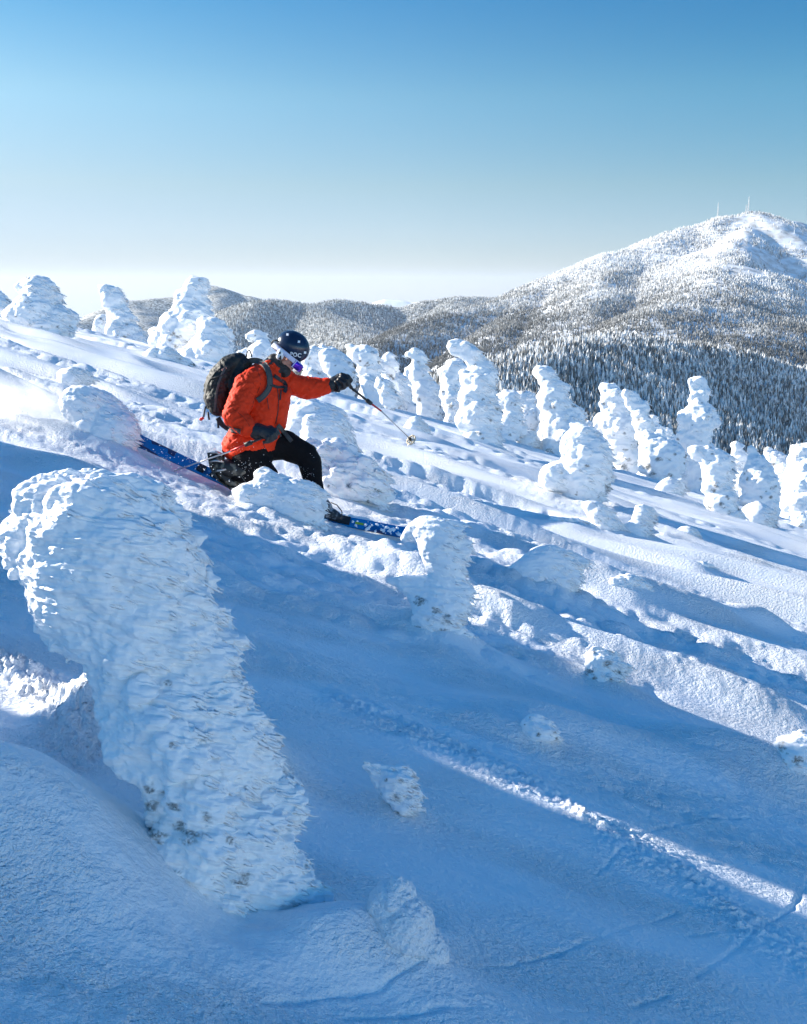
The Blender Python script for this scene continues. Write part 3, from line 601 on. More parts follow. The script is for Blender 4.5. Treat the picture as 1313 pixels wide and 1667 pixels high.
rt('F6', SPR, 'F', [(918, 740), (950, 708), (987, 740), (1050, 753), (1092, 790), (1112, 830), (1162, 880), (1190, 960), (1150, 1100), (1060, 1150), (990, 1060), (960, 900), (930, 830), (913, 780)], 'two-headed snowy spruce with a brown-green bare spot, near the right edge', 'tree', d=21, lobes=11, lump=1.3, streak=.4, vox=1.4, nd=[(990, 865, 20), (1010, 1065, 14), (1080, 910, 10)])
rt('F7', SPR, 'F', [(1138, 710), (1160, 690), (1230, 673), (1340, 680), (1400, 700), (1400, 860), (1250, 840), (1210, 900), (1118, 850), (1150, 770)], 'broad snow-capped treetop cut by the right edge, the higher of two there', 'tree', d=20, lobes=14, lump=1.3, streak=.4, nd=[(1280, 835, 14), (1200, 780, 14)])
rt('F8', SPR, 'F', [(1200, 880), (1290, 830), (1380, 850), (1420, 1100), (1400, 1420), (1200, 1500), (1150, 1420), (1140, 1310), (1070, 1290), (1100, 1190), (1130, 1100), (1180, 1000), (1170, 930)], 'heavily snow-loaded spruce cut by the right edge, nearest of the right-hand trees', 'tree', base_px=(1300, 868), lobes=30, lump=1.8, streak=.5, nd=[(1180, 1500, 40), (1230, 1440, 30), (1060, 1340, 34), (1250, 1560, 26)])
rt('F9', MND, 'F', [(-20, 1490), (100, 1478), (160, 1430), (230, 1425), (300, 1480), (315, 1570), (200, 1600), (80, 1560)], 'long low snow drift with a rounded head, right of the rime-cased stump', 'snow mound', lobes=3, streak=.5, jag=.4, tail=(1.2, .2, .06))
rt('F10', SPR, 'F', [(560, 780), (620, 860), (640, 960), (600, 1040), (540, 1000), (520, 860)], 'small snowy shoulder tree squeezed behind the rime-feathered spruce', 'tree', d=19, lobes=6)
# right foreground mounds
rt('H1', 'rimed_stump', 'H', [(195, 90), (260, 50), (340, 60), (432, 95), (452, 160), (467, 250), (450, 320), (487, 440), (470, 500), (450, 530), (462, 620), (430, 690), (300, 680), (205, 620), (205, 480), (150, 410), (45, 358), (180, 338), (250, 350), (292, 350), (250, 260), (225, 180), (140, 180)],
   'rime-cased stump with a bright left lip hiding the front ski tip', 'stump', base_px=(700, 1040), thick=.6, lobes=12, fs=1.5, streak=1.2, jag=1.1, nd=[(240, 465, 24), (320, 510, 20), (370, 550, 26), (345, 625, 40), (230, 600, 22), (280, 555, 10), (400, 640, 18)], tail=(.55, .18, .07))
rt('H2', MND, 'H', [(640, 330), (690, 285), (780, 212), (860, 193), (960, 225), (1024, 260), (1012, 340), (985, 420), (880, 480), (800, 460), (740, 400)], 'wedge-shaped snow block with a sharp lit edge, right of the stump at the ski tip', 'snow mound', base_px=(900, 972), thick=.6, lobes=6, fs=1.3, streak=1.1, tail=(.8, .25, .10))
rt('H3', MND, 'H', [(1080, 370), (1170, 330), (1280, 348), (1340, 400), (1260, 480), (1130, 470)], 'low crumbly snow mound right of the wedge-shaped block', 'snow mound', base_px=(1015, 972), lobes=10, lump=1.6, tail=(.7, .2, .08))
rt('H4', 'snow_tuft', 'H', [(1020, 730), (1060, 680), (1160, 700), (1190, 740), (1242, 775), (1215, 800), (1200, 850), (1120, 885), (1030, 860)], 'rime-feathered tuft with dark twigs in the open blue shade, right of centre', 'tuft', thick=.6, lobes=8, fs=1.2, jag=1.6, streak=1.5, nd=[(1065, 700, 16), (1050, 800, 26), (1135, 760, 20), (1070, 830, 18)], tail=(.7, .13, .05), sink=10)
rt('M0', 'snow_tuft', 'Z', [(500, 620), (540, 598), (590, 628), (602, 660), (578, 692), (535, 680), (500, 655)], 'smallest rime tuft, alone in the shade left of the lit snow band', 'tuft', lobes=3, jag=1.6, streak=1.4, nd=[(550, 655, 7)], tail=(.28, .06, .025), sink=5, vox=1.5)
rt('M1', 'snow_tuft', 'Z', [(46, 745), (60, 732), (110, 740), (170, 745), (190, 780), (218, 822), (195, 870), (160, 890), (125, 850), (90, 800)], 'tilted feathery rime fin in the shade below centre', 'tuft', thick=.5, lobes=3, fs=1.4, jag=1.4, streak=1.6, nd=[(150, 830, 14)], tail=(.3, .07, .02), sink=8)
rt('M2', 'snow_tuft', 'Z', [(1215, 690), (1240, 665), (1300, 640), (1360, 680), (1360, 790), (1290, 800), (1220, 760)], 'twiggy rime tuft half cut by the right edge', 'tuft', thick=.7, lobes=6, fs=1.2, jag=1.3, streak=1.3, nd=[(1240, 690, 16), (1235, 735, 16), (1285, 730, 18)], tail=(1.1, .13, .07), sink=10)
rt('F11', MND, 'F', [(1200, 2130), (1260, 2110), (1380, 2120), (1380, 2260), (1260, 2250)], 'bright snow knob cut by the right edge beside the long lit crest', 'snow mound', lobes=3, tail=(1.6, .2, .12))
rt('F12', MND, 'H', [(1380, 290), (1450, 270), (1600, 275), (1640, 310), (1600, 350), (1500, 340)], 'flat snow tongue with a crumbling right end below the long low drift', 'snow mound', lobes=4, tail=(1.2, .2, .08))
# near the skier
rt('K1', 'snow_hump', 'G', [(-20, 510), (60, 488), (120, 460), (150, 440), (145, 385), (200, 355), (270, 372), (300, 405), (360, 405), (430, 440), (510, 445), (592, 460), (622, 540), (655, 640), (640, 720), (682, 800), (600, 850), (450, 830), (300, 790), (150, 690), (20, 580)],
   'crested snow hump in front of the skier hiding the kneeling leg', 'snow hump', base_px=(480, 862), thick=.55, lobes=8, fs=1.3, streak=1.0, tail=(.5, .2, .08))
rt('L1', 'snow_hump', 'I', [(93, 260), (105, 210), (135, 165), (200, 140), (350, 150), (480, 190), (560, 260), (640, 350), (720, 440), (745, 520), (745, 640), (705, 730), (560, 790), (400, 780), (290, 710), (228, 620), (185, 570), (170, 440), (118, 400), (93, 330)],
   'smooth rounded snow-plastered stump left of the ski tails, rim lit on its left', 'snow hump', base_px=(190, 745), thick=.6, lobes=4, fs=1.3, streak=.8, jag=.0, feath=250, tail=(.9, .3, .1))
rt('L2', MND, 'A', [(480, 930), (530, 895), (650, 883), (765, 920), (785, 990), (700, 1060), (540, 1060)], 'small snow block with a bright left face, above the rounded stump by the ski tails', 'snow mound', lobes=3, streak=.6, tail=(.8, .2, .06))
rt('L3', MND, 'I', [(-60, 860), (30, 805), (150, 788), (330, 795), (420, 810), (500, 850), (600, 880), (500, 940), (200, 980), (-60, 960)], 'long low drift lip lying between the rounded stump and the big foreground spruce', 'snow mound', base_px=(150, 790), thick=.6, lobes=2, streak=.4, jag=.2)

def fill(key, src, px, py, sc, d, label, **kw):
    """a further small tree: another outline, its foot at px, py"""
    pts = topx(*src); c = np.array([pts[:, 0].mean(), pts[:, 1].max()]); q = (pts - c) * np.array([sc, sc * kw.pop('tall', 1)]) + np.array([px, py])
    CROPS[key] = (0, 0, 1.); rt(key, SPR, key, [tuple(p) for p in q], label, 'tree', d=d, lobes=14, lump=1.5, vox=1.5, feath=120, **kw)
SH_A = ('F', [(613, 680), (650, 653), (692, 680), (700, 740), (750, 770), (740, 880), (700, 960), (620, 940), (630, 840), (613, 770)])
SH_B = ('F', [(918, 740), (950, 708), (987, 740), (1050, 753), (1092, 790), (1112, 830), (1162, 880), (1190, 960), (1150, 1100), (1060, 1150), (990, 1060), (960, 900), (930, 830), (913, 780)])
SH_C = ('C', [(918, 205), (960, 160), (1020, 138), (1080, 155), (1092, 210), (1112, 290), (1135, 380), (1200, 480), (1210, 560), (1100, 600), (1010, 600), (1000, 450), (965, 400), (975, 340), (952, 310), (990, 270), (1002, 240), (960, 222), (925, 240)])
fill('x1', SH_B, 535, 622, .8, 19, 'small snowy tree between the domed tree and the twin-headed tree')
fill('x2', SH_A, 668, 640, .8, 20, 'tiny snowy tree in the gap left of the hooked tree')
fill('x3', SH_B, 733, 700, .75, 18.5, 'low snowy tree at the left foot of the tallest middle-distance spruce')
fill('x4', SH_A, 868, 722, .95, 19, 'small snowy tree between the block-shaped treetop and the flat-headed tree')
fill('x5', SH_C, 958, 742, .62, 21, 'thin hooked snowy tree between the flat-headed and the pillar-like spruces')
fill('x6', SH_B, 1058, 735, .8, 22, 'snowy treetop poking up behind the wide shaded bush')
fill('x7', SH_A, 1088, 742, .8, 22.5, 'slender snowy treetop just left of the tallest right-hand spruce')
fill('x8', SH_C, 1205, 800, .55, 21, 'hooked little snowy tree between the rime-feathered and the stout spruces')
fill('x9', SH_B, 1268, 800, .7, 23, 'small snowy tree far back between the stout spruce and the right edge')
fill('x10', SH_A, 1225, 772, .7, 23.5, 'smallest snowy treetop against the shaded forest near the right edge')
fill('x11', SH_B, 626, 668, .7, 12.9 + .2, 'low snowy bush-like tree at the right foot of the twin-headed tree')
print("trees", time.time()-_t)
build_ground(); print("ground", time.time()-_t)
# ------------------------------------------------------------------ mountains
def spine_fn(spines, amp, scale, seed, floor=-700, rnd=60.):
    segs = []
    for pts, kl, kr in spines:             # pts world; kl / kr slope left/right of travel direction
        for a, b in zip(pts[:-1], pts[1:]): segs.append((np.array(a), np.array(b), kl, kr))
    def f(x, y):
        x = np.asarray(x, float); y = np.asarray(y, float); acc = np.full(x.shape, -1e9); H = np.full(x.shape, float(floor))
        for a, b, kl, kr in segs:
            v = (b - a)[:2]; L = v @ v
            t = np.clip(((x - a[0]) * v[0] + (y - a[1]) * v[1]) / L, 0, 1)
            dx = x - a[0] - t * v[0]; dy = y - a[1] - t * v[1]; q = np.hypot(dx, dy)
            side = (v[0] * dy - v[1] * dx) > 0
            k = np.where(side, kl, kr)
            h = a[2] + t * (b[2] - a[2]) - k * (np.sqrt(q * q + rnd * rnd) - rnd)
            H = np.maximum(H, h) + 0
        w = np.clip((H - floor) / 80, 0, 1)
        return H + w * (amp * fbm(x / scale, y / scale, seed=seed, oct=5) + amp * .35 * (1 - np.abs(fbm(x / scale * 2.7, y / scale * 2.7, seed=seed + 3, oct=3)) * 2))
    return f
def PL(l): return [P(*p) for p in l]
def hill(name, fn, x0, x1, y0, y1, step, mat, label):
    xs = np.arange(x0, x1, step); ys = np.arange(y0, y1, step); X, Y = np.meshgrid(xs, ys)
    Z = fn(X, Y); na = len(xs); i = np.arange(len(ys) - 1)[:, None] * na + np.arange(na - 1)[None]
    F = np.stack([i, i + 1, i + 1 + na, i + na], -1).reshape(-1, 4)
    return tag(link(name, mesh_np(name, np.stack([X.ravel(), Y.ravel(), Z.ravel()], 1), F), mat), label, 'mountain', kind='structure')
def wood(name, fn, x0, x1, y0, y1, n, hmin, hmax, dens, label, seed, frost=(.3, .95), bias=None):
    r = np.random.default_rng(seed)
    x = r.uniform(x0, x1, n * 6); y = r.uniform(y0, y1, n * 6)
    z = fn(x, y); e = 6.
    gx = (fn(x + e, y) - z) / e; gy = (fn(x, y + e) - z) / e
    vd = y * CP - z * SP; px = 656.5 + FP * x / vd; py = 833.5 - FP * (y * SP + z * CP) / vd
    L = np.sqrt(x * x + y * y + z * z)
    facing = (x * gx + y * gy - z) / L / np.sqrt(gx * gx + gy * gy + 1)   # towards the camera
    ok = (px > -60) & (px < 1373) & (facing > -.06) & (py < 860) & (py > 300)
    ok &= r.random(len(x)) < dens(x, y, z, px, py)
    # visibility against itself (coarse)
    k = np.where(ok)[0]
    vis = np.ones(len(k), bool)
    for t in np.linspace(.55, .985, 22):
        vis &= fn(x[k] * t, y[k] * t) < (z[k] + 14) * t
    k = k[vis][:n]; x, y, z, px, py = x[k], y[k], z[k], px[k], py[k]; n = len(k)
    h = r.uniform(hmin, hmax, n) * (.8 + .4 * r.random(n)); w = h * r.uniform(.14, .22, n)
    a = np.linspace(0, 2 * np.pi, 5, endpoint=False); V = []; prof = [(0.0, 1.0), (.42, .62), (.40, .78), (1., .0)]
    tmpl = []
    for t, q in prof[:3]:
        for k2 in a: tmpl.append((math.cos(k2 + t * 3) * q, math.sin(k2 + t * 3) * q, t))
    tmpl.append((0, 0, 1.)); tmpl.append((0, 0, .62)); tmpl = np.array(tmpl); m = len(tmpl)
    F = []
    for k2 in range(5):
        F.append([k2, (k2 + 1) % 5, 5 + (k2 + 1) % 5]); F.append([k2, 5 + (k2 + 1) % 5, 5 + k2])
        F.append([10 + k2, 10 + (k2 + 1) % 5, 15])
    F = np.array(F)
    rot = r.uniform(0, 6.3, n); c, s = np.cos(rot), np.sin(rot)
    jit = r.uniform(.72, 1.3, (n, m))
    VX = (tmpl[:, 0] * c[:, None] - tmpl[:, 1] * s[:, None]) * w[:, None] * jit + tmpl[:, 2] * (w * r.normal(0, .25, n))[:, None]
    VY = (tmpl[:, 0] * s[:, None] + tmpl[:, 1] * c[:, None]) * w[:, None] * jit
    VZ = tmpl[:, 2] * h[:, None] * (1 + .06 * r.normal(0, 1, (n, m))) - .06 * h[:, None]
    V = np.stack([VX + x[:, None], VY + y[:, None], VZ + z[:, None]], -1).reshape(-1, 3)
    FF = (F[None] + (np.arange(n) * m)[:, None, None]).reshape(-1, 3)
    me = mesh_np(name, V, FF, False)
    fr = r.uniform(*frost, n)
    if bias is not None: fr = np.clip(fr + bias(x, y, z, px, py), .04, 1)
    col = np.clip(fr[:, None] + r.normal(0, .10, (n, m)), .03, 1)
    at = me.attributes.new('frost', 'FLOAT', 'POINT'); at.data.foreach_set('value', col.astype(np.float32).ravel())
    print(name, n)
    return tag(link(name, me, M['frosted']), label, 'forest', kind='stuff')
def frosted_mat():
    m = principled('frosted_spruce', (.5, .5, .5), .8); nt = m.node_tree; b = nt.nodes['Principled BSDF']
    a = N(nt, 'ShaderNodeAttribute', attribute_name='frost'); r = N(nt, 'ShaderNodeValToRGB')
    e = r.color_ramp.elements; e[0].position = .08; e[0].color = (.05, .054, .056, 1); e[1].position = .75; e[1].color = (.88, .88, .88, 1)
    k = r.color_ramp.elements.new(.42); k.color = (.25, .248, .24, 1)
    nt.links.new(a.outputs['Fac'], r.inputs[0]); nt.links.new(r.outputs[0], b.inputs['Base Color']); return m
M['frosted'] = frosted_mat()
M['hill_near'] = mottle(principled('snowy_woodland_floor', (.6, .6, .6), .8), (.16, .155, .14), (.85, .87, .9), .16, .35, .65)
M['hill_main'] = mottle(principled('snowy_mountainside', (.6, .6, .6), .8), (.45, .44, .42), (.88, .90, .92), .05, .3, .6, 6)
M['hill_far'] = mottle(principled('frosted_far_forest', (.6, .6, .6), .9), (.10, .105, .10), (.66, .66, .64), (.10, .10, .10), .40, .62, 6)
M['hill_white'] = principled('snowfields', (.9, .9, .9), .8)

# main summit
SUM = P(1222, 348, 2400)
main_sp = [(PL([(560, 585, 1800), (700, 520, 2050), (800, 493, 2150), (860, 476, 2200), (1000, 413, 2300), (1100, 376, 2370), (1180, 354, 2395), (1222, 349, 2400)]), .55, .50),
           (PL([(1222, 349, 2400), (1313, 367, 2680), (1500, 430, 3000), (1800, 600, 3200)]), .55, .66),
           (PL([(1222, 349, 2400), (1203, 392, 2200), (1188, 432, 2030)]), .82, .40),
           (PL([(1188, 432, 2030), (1130, 480, 1850), (1060, 515, 1650)]), .34, .40),
           (PL([(1480, 440, 2350), (1340, 478, 2080), (1240, 515, 1800), (1150, 560, 1500)]), .3, .33),
           (PL([(860, 480, 2190), (840, 530, 1950), (800, 570, 1700)]), .45, .45),
           (PL([(1000, 416, 2290), (985, 470, 2050), (950, 530, 1750)]), .42, .42)]
f_main = spine_fn(main_sp, 14, 210, 70, rnd=45)
knoll_sp = [(PL([(700, 640, 560), (800, 600, 700), (900, 570, 800)]), .55, .40), (PL([(900, 570, 800), (1000, 546, 900)]), .55, .50), (PL([(1000, 546, 900), (1100, 560, 980), (1200, 580, 1040), (1313, 606, 1110), (1500, 700, 1250)]), .55, .74),
            (PL([(1000, 548, 900), (960, 590, 790), (900, 650, 680)]), .6, .6),
            (PL([(800, 600, 700), (740, 660, 600), (650, 760, 480)]), .5, .5)]
f_knoll = spine_fn(knoll_sp, 6, 90, 80, rnd=22)
mid_sp = [(PL([(330, 560, 2500), (420, 492, 3000), (500, 497, 3300), (560, 490, 3400), (640, 502, 3500), (700, 492, 3500), (745, 485, 3500), (800, 488, 3500), (900, 500, 3600)]), .5, .45),
          (PL([(480, 497, 3250), (560, 530, 2700), (620, 570, 2300)]), .45, .45),
          (PL([(745, 487, 3490), (720, 520, 3000), (640, 560, 2600)]), .45, .6)]
f_mid = spine_fn(mid_sp, 16, 260, 90, rnd=60)
far_sp = [(PL([(60, 560, 3800), (130, 525, 4200), (205, 494, 4500), (280, 486, 4600), (345, 467, 4700), (400, 485, 4700), (450, 500, 4700), (560, 520, 4700)]), .5, .55),
          (PL([(205, 494, 4500), (230, 530, 3900), (260, 600, 3300)]), .5, .62),
          (PL([(345, 467, 4700), (350, 500, 4300), (340, 560, 3700)]), .5, .75)]
f_far = spine_fn(far_sp, 18, 330, 95, rnd=70)
white_sp = [(PL([(560, 520, 9000), (600, 500, 9200), (628, 490, 9300), (655, 492, 9300), (672, 495, 9300), (700, 489, 9300), (730, 490, 9300), (800, 520, 9000)]), .35, .4)]
f_white = spine_fn(white_sp, 22, 500, 97, rnd=60)
HAZE = 2.6e-5
def build_hills():
    tag(link('valley_floor', mesh_np('valley_floor', np.array([[-16000, 300, -690.], [16000, 300, -690], [16000, 26000, -690], [-16000, 26000, -690]]), np.array([[0, 1, 2, 3]])), M['hill_far']), kind='structure')
    hill('mountain_terrain', f_main, -900, 2100, 900, 3100, 9, M['hill_main'], 'broad snowy mountain rising at the right to a bald summit')
    hill('knoll_terrain', f_knoll, -260, 900, 320, 1400, 4, M['hill_near'], 'wooded knoll in front of the big mountain')
    hill('middle_ridge', f_mid, -1300, 900, 2100, 4200, 13, M['hill_far'], 'frosted wooded ridge in the middle distance')
    hill('left_ridge', f_far, -2600, 600, 3000, 5600, 16, M['hill_far'], 'darker far ridge behind the trees at left')
    hill('distant_white_mountains', f_white, -1600, 2200, 8200, 10600, 30, M['hill_white'], 'tiny white peaks on the horizon')
    # bald patches of the mountain, on the ground
    def patch(px, py, r): 
        d = hit(px, py, f_main, 900, 3200); q = P(px, py, d or 2300); return q[0], q[1], r * (d or 2300) / FP
    bald = [patch(*p) for p in [(1230, 362, 50), (1290, 385, 55), (1200, 385, 40), (1165, 405, 38), (1240, 420, 55), (1300, 440, 50), (1210, 440, 40), (1125, 415, 22), (1260, 380, 60), (1060, 465, 10), (1080, 478, 10), (1100, 470, 8), (1320, 400, 60)]]
    def dm(x, y, z, px, py):
        q = np.ones(x.shape)
        for bx, by, br in bald: q = np.minimum(q, np.clip(((x - bx) ** 2 + (y - by) ** 2) / br ** 2 * 1.0 - .3, .03, 1))
        return q * np.clip(.75 + .6 * fbm(x / 60, y / 60, seed=5, oct=3), .2, 1)
    def bm(x, y, z, px, py):       # rime grows thicker with height and on the windward flank
        return np.clip((z + 40) / 300, -.34, .22) + .22 * fbm(x / 120, y / 70, seed=8, oct=3) - .03
    wood('mountain_forest', f_main, -700, 1150, 1100, 2560, 105000, 4, 7, dm, 'frosted spruce forest covering the big mountain', 1, (.22, .70), bm)
    wood('knoll_forest', f_knoll, -200, 560, 420, 1250, 34000, 4.5, 7.8, lambda x, y, z, px, py: np.clip(.9 + .4 * vn(x / 30, y / 30, seed=9), .4, 1), 'dense snowy spruce forest on the nearer knoll', 2, (.18, .88), lambda x, y, z, px, py: .15 * fbm(x / 50, y / 50, seed=18, oct=3))
    wood('middle_ridge_forest', f_mid, -1100, 700, 2300, 3560, 45000, 5, 9, lambda x, y, z, px, py: np.full(x.shape, .9), 'grey frosted forest on the middle ridge', 3, (.2, .8))
    # cold air
    hz = bpy.data.materials.new('haze_air'); hz.use_nodes = True; nt = hz.node_tree; nt.nodes.remove(nt.nodes['Principled BSDF'])
    pv = N(nt, 'ShaderNodeVolumePrincipled'); pv.inputs['Color'].default_value = (.80, .90, 1, 1); pv.inputs['Density'].default_value = HAZE; pv.inputs['Anisotropy'].default_value = .2
    nt.links.new(pv.outputs[0], nt.nodes['Material Output'].inputs['Volume'])
    V, F = box((0, 12900, -190), (17000, 0, 0), (0, 13900, 0), (0, 0, 501)); tag(link('haze', mesh_np('haze', V, F, False), hz), 'thin cold haze over the valleys', 'haze', kind='stuff')
    # radio masts on the summit
    def mast(px, pyt, pyb, d, label, w=1.6, second=False):
        b = P(px, pyb, d); b[2] = f_main(b[0], b[1]) - 1; H = (pyb - pyt) / FP * d + 2
        e = tag(empty('radio_mast', b), label, 'radio mast', 'radio masts on the summit')
        parts = []; 
        for k in range(3):
            a = k * 2.094; c, s = math.cos(a), math.sin(a)
            parts.append(tube([(c * w, s * w, 0), (c * w * .35, s * w * .35, H * .82)], .28, 5))
        n = 9
        for i in range(n):
            z0, z1 = H * .82 * i / n, H * .82 * (i + 1) / n; q0 = w * (1 - .65 * i / n); q1 = w * (1 - .65 * (i + 1) / n)
            for k in range(3):
                a, a2 = k * 2.094, (k + 1) * 2.094
                parts.append(tube([(math.cos(a) * q0, math.sin(a) * q0, z0), (math.cos(a2) * q1, math.sin(a2) * q1, z1)], .18, 4))
        V, F = join(parts); link('lattice_tower', mesh_np('lattice_tower', V, F, False), M['mastm'], e)
        V, F = join([tube([(0, 0, H * .8), (0, 0, H)], [.5, .35], 6), balls(np.array([[0, 0, H * .9], [0, 0, H * .84]]), [1.1, .9], sub=1)])
        link('antenna', mesh_np('antenna', V, F, False), M['mastm'], e)
        return b
    M['mastm'] = mottle(principled('frosted_steel', (.7, .7, .7), .7), (.35, .33, .33), (.85, .85, .85), .6)
    mast(1167, 334, 358, 2392, 'thin rime-covered radio mast standing alone left of the summit', 1.5)
    b = mast(1217, 320, 347, 2400, 'taller radio mast on the very top of the mountain', 2.0)
    mast(1213.5, 333, 347, 2398, 'short mast leaning against the taller summit mast', 1.6)
    c = P(1222, 346, 2400); c[2] = f_main(c[0], c[1])
    e = tag(empty('summit_hut', c), 'tiny dark hut beside the radio masts on the summit', 'hut')
    V, F = box((0, 0, 1.6), (4, 0, 0), (0, 3, 0), (0, 0, 2.4)); link('wall', mesh_np('wall', V, F, False), principled('hut_timber', (.10, .08, .08), .8), e)
    V = np.array([(-4.6, -3.6, 4), (4.6, -3.6, 4), (4.6, 3.6, 4), (-4.6, 3.6, 4), (-4.6, 0, 6), (4.6, 0, 6)]); link('roof', mesh_np('roof', V, [np.array([[0, 1, 5, 4], [2, 3, 4, 5], [0, 3, 2, 1]]), np.array([[0, 4, 3], [1, 2, 5]])], False), M['hill_white'], e)
build_hills(); print("hills", time.time()-_t)
# ------------------------------------------------------------------ skier
SD = 8.0; PXM = SD / FP
def Q(px, py, dz=0.): return P(px, py, SD + dz)
def zq(x, y, dz=0.): return Q(300 + x / 4.377, 520 + y / 4.377, dz)      # measured on the enlarged crop
def chain(pts, step=.3):
    """pts (px,py,dz,r_px[,fs]) -> sphere centres, radii, squash"""
    C = []; Rr = []; S = []
    P3 = [Q(*p[:3]) for p in pts]
    for i in range(len(pts) - 1):
        L = np.linalg.norm(P3[i + 1] - P3[i]); r0, r1 = pts[i][3] * PXM, pts[i + 1][3] * PXM
        n = max(2, int(L / (min(r0, r1) * step)) + 1)
        s0 = pts[i][4] if len(pts[i]) > 4 else 1; s1 = pts[i + 1][4] if len(pts[i + 1]) > 4 else 1
        for t in np.linspace(0, 1, n):
            C.append(P3[i] * (1 - t) + P3[i + 1] * t); Rr.append(r0 * (1 - t) + r1 * t); S.append(s0 * (1 - t) + s1 * t)
    return C, Rr, S
def blob(chains, voxel, smooth=4, extra=None, sub=3):
    C = []; Rr = []; S = []
    for c in chains: a, b, s = chain(c); C += a; Rr += b; S += s
    V, F = balls(np.array(C), np.array(Rr), fs=np.array(S), sub=sub)
    if extra: V, F = join([(V, F)] + extra); F = np.concatenate([f if f.shape[1] == 3 else np.concatenate([f[:, :3], f[:, [0, 2, 3]]]) for f in F])
    return remesh(V, F, voxel, smooth)
def bvh_of(me): return BVHTree.FromPolygons([v.co for v in me.vertices], [p.vertices[:] for p in me.polygons])
def cast(bvh, pt):
    h = bvh.ray_cast(Vector((0, 0, 0)), Vector(pt).normalized())
    return (np.array(h[0]), np.array(h[1])) if h[0] is not None else (None, None)
def ribbon(bvhs, line, width, lift=.006, th=.006, n=24):
    """band lying on a surface; line in photo pixels"""
    line = np.array(line, float); s = np.r_[0, np.cumsum(np.hypot(*np.diff(line, axis=0).T))]; t = np.linspace(0, s[-1], n)
    c = np.stack([np.interp(t, s, line[:, 0]), np.interp(t, s, line[:, 1])], 1)
    for _ in range(2): c[1:-1] = (c[:-2] + 2 * c[1:-1] + c[2:]) / 4
    d = np.gradient(c, axis=0); d /= np.linalg.norm(d, axis=1)[:, None] + 1e-9; nrm = np.stack([-d[:, 1], d[:, 0]], 1)
    rows = []
    for k in (-1, -.4, .4, 1):
        row = []; last = None
        for a in c + nrm * width / 2 * k:
            best = None
            for b in bvhs:
                o, m = cast(b, P(a[0], a[1], 1.))
                if o is not None and (best is None or o @ AF < best[0] @ AF): best = (o, m)
            if best is None or best[0] @ AF > SD + .6: dd = last if last is not None else SD; q = P(a[0], a[1], dd)
            else: q = best[0]; last = float(q @ AF)
            row.append(q)
        row = np.array(row); row[1:-1] = (row[:-2] + row[1:-1] * 2 + row[2:]) / 4; rows.append(row)
    mid = (rows[1] + rows[2]) / 2; view = -mid / np.linalg.norm(mid, axis=1)[:, None]
    V = []; F = []
    for r_ in rows: V.append(r_ + view * (lift + th))
    for r_ in rows: V.append(r_ - view * .004)
    V = np.concatenate(V); m = len(c)
    for j in range(3):
        for i in range(m - 1):
            F.append([j * m + i, j * m + i + 1, (j + 1) * m + i + 1, (j + 1) * m + i]); q = 4 * m
            F.append([q + j * m + i, q + (j + 1) * m + i, q + (j + 1) * m + i + 1, q + j * m + i + 1])
    for j in (0, 3):
        for i in range(m - 1): F.append([j * m + i, j * m + i + 1, 4 * m + j * m + i + 1, 4 * m + j * m + i])
    for i in (0, m - 1):
        for j in range(3): F.append([j * m + i, (j + 1) * m + i, 4 * m + (j + 1) * m + i, 4 * m + j * m + i])
    return V, np.array(F)
def wrinkle(me, amp, sc, seed, rot=0., ridge=True):
    v, n = getv(me); u = v @ AX / sc[0]; w = v @ AU / sc[1]; t = v @ AF / sc[2]
    c, s = math.cos(rot), math.sin(rot); u2, w2 = (v @ AX * c - v @ AU * s) / sc[0], (v @ AX * s + v @ AU * c) / sc[1]
    f = fbm(u2 + .6 * vn(u / 2, w / 2, t / 2, seed=seed + 9), w2, t, seed=seed, oct=3)
    if ridge: f = .6 - np.abs(f) * 2.4
    setv(me, v + n * (amp * f)[:, None])
cloth_bump = [('noise', (28, 28, 28), (0, 0, 0), .006, 3), ('noise', (160, 160, 160), (0, 0, 0), .0012, 2)]
M['jacket'] = add_bump(principled('red_orange_shell_fabric', (.80, .042, .008), .65, Specular_IOR_Level=.2), cloth_bump)
M['seam'] = principled('dark_red_stitching', (.25, .02, .01), .8)
M['trouser'] = add_bump(principled('black_shell_fabric', (.008, .0075, .009), .85, Specular_IOR_Level=.15), cloth_bump)
M['black'] = add_bump(principled('black_webbing', (.02, .02, .021), .6), [('noise', (200, 200, 200), (0, 0, 0), .001, 2)])
M['glove'] = add_bump(principled('black_leather', (.018, .018, .02), .42), cloth_bump)
M['pack'] = add_bump(mottle(principled('dark_olive_pack_cloth', (.02, .022, .018), .6), (.006, .006, .006), (.02, .023, .018), 14, .42, .62), cloth_bump)
M['strap'] = add_bump(principled('charcoal_strap', (.07, .07, .065), .7), cloth_bump)
M['skin'] = principled('wind_reddened_skin', (.58, .27, .19), .5)
M['helmet'] = principled('navy_helmet_gloss', (.012, .022, .055), .22)
M['white'] = principled('white_print', (.85, .86, .88), .5)
M['gogstrap'] = add_bump(principled('lilac_white_elastic', (.66, .65, .80), .6), [('noise', (90, 90, 90), (0, 0, 0), .002, 2)])
M['lens'] = principled('violet_mirror_lens', (.10, .02, .45), .12, Metallic=.7)
M['red'] = principled('red_anodised_metal', (.55, .03, .03), .35, Metallic=.4)
M['alu'] = principled('brushed_aluminium', (.55, .53, .52), .35, Metallic=.8)
M['boot'] = mottle(principled('boot_plastic', (.03, .03, .03), .45), (.015, .015, .015), (.16, .15, .12), 22, .5, .62)
M['bootsnow'] = mottle(principled('snow_caked_boot', (.1, .1, .1), .5), (.03, .03, .035), (.5, .51, .54), 26, .48, .72)
M['cork'] = principled('pale_basket_plastic', (.55, .48, .36), .6)
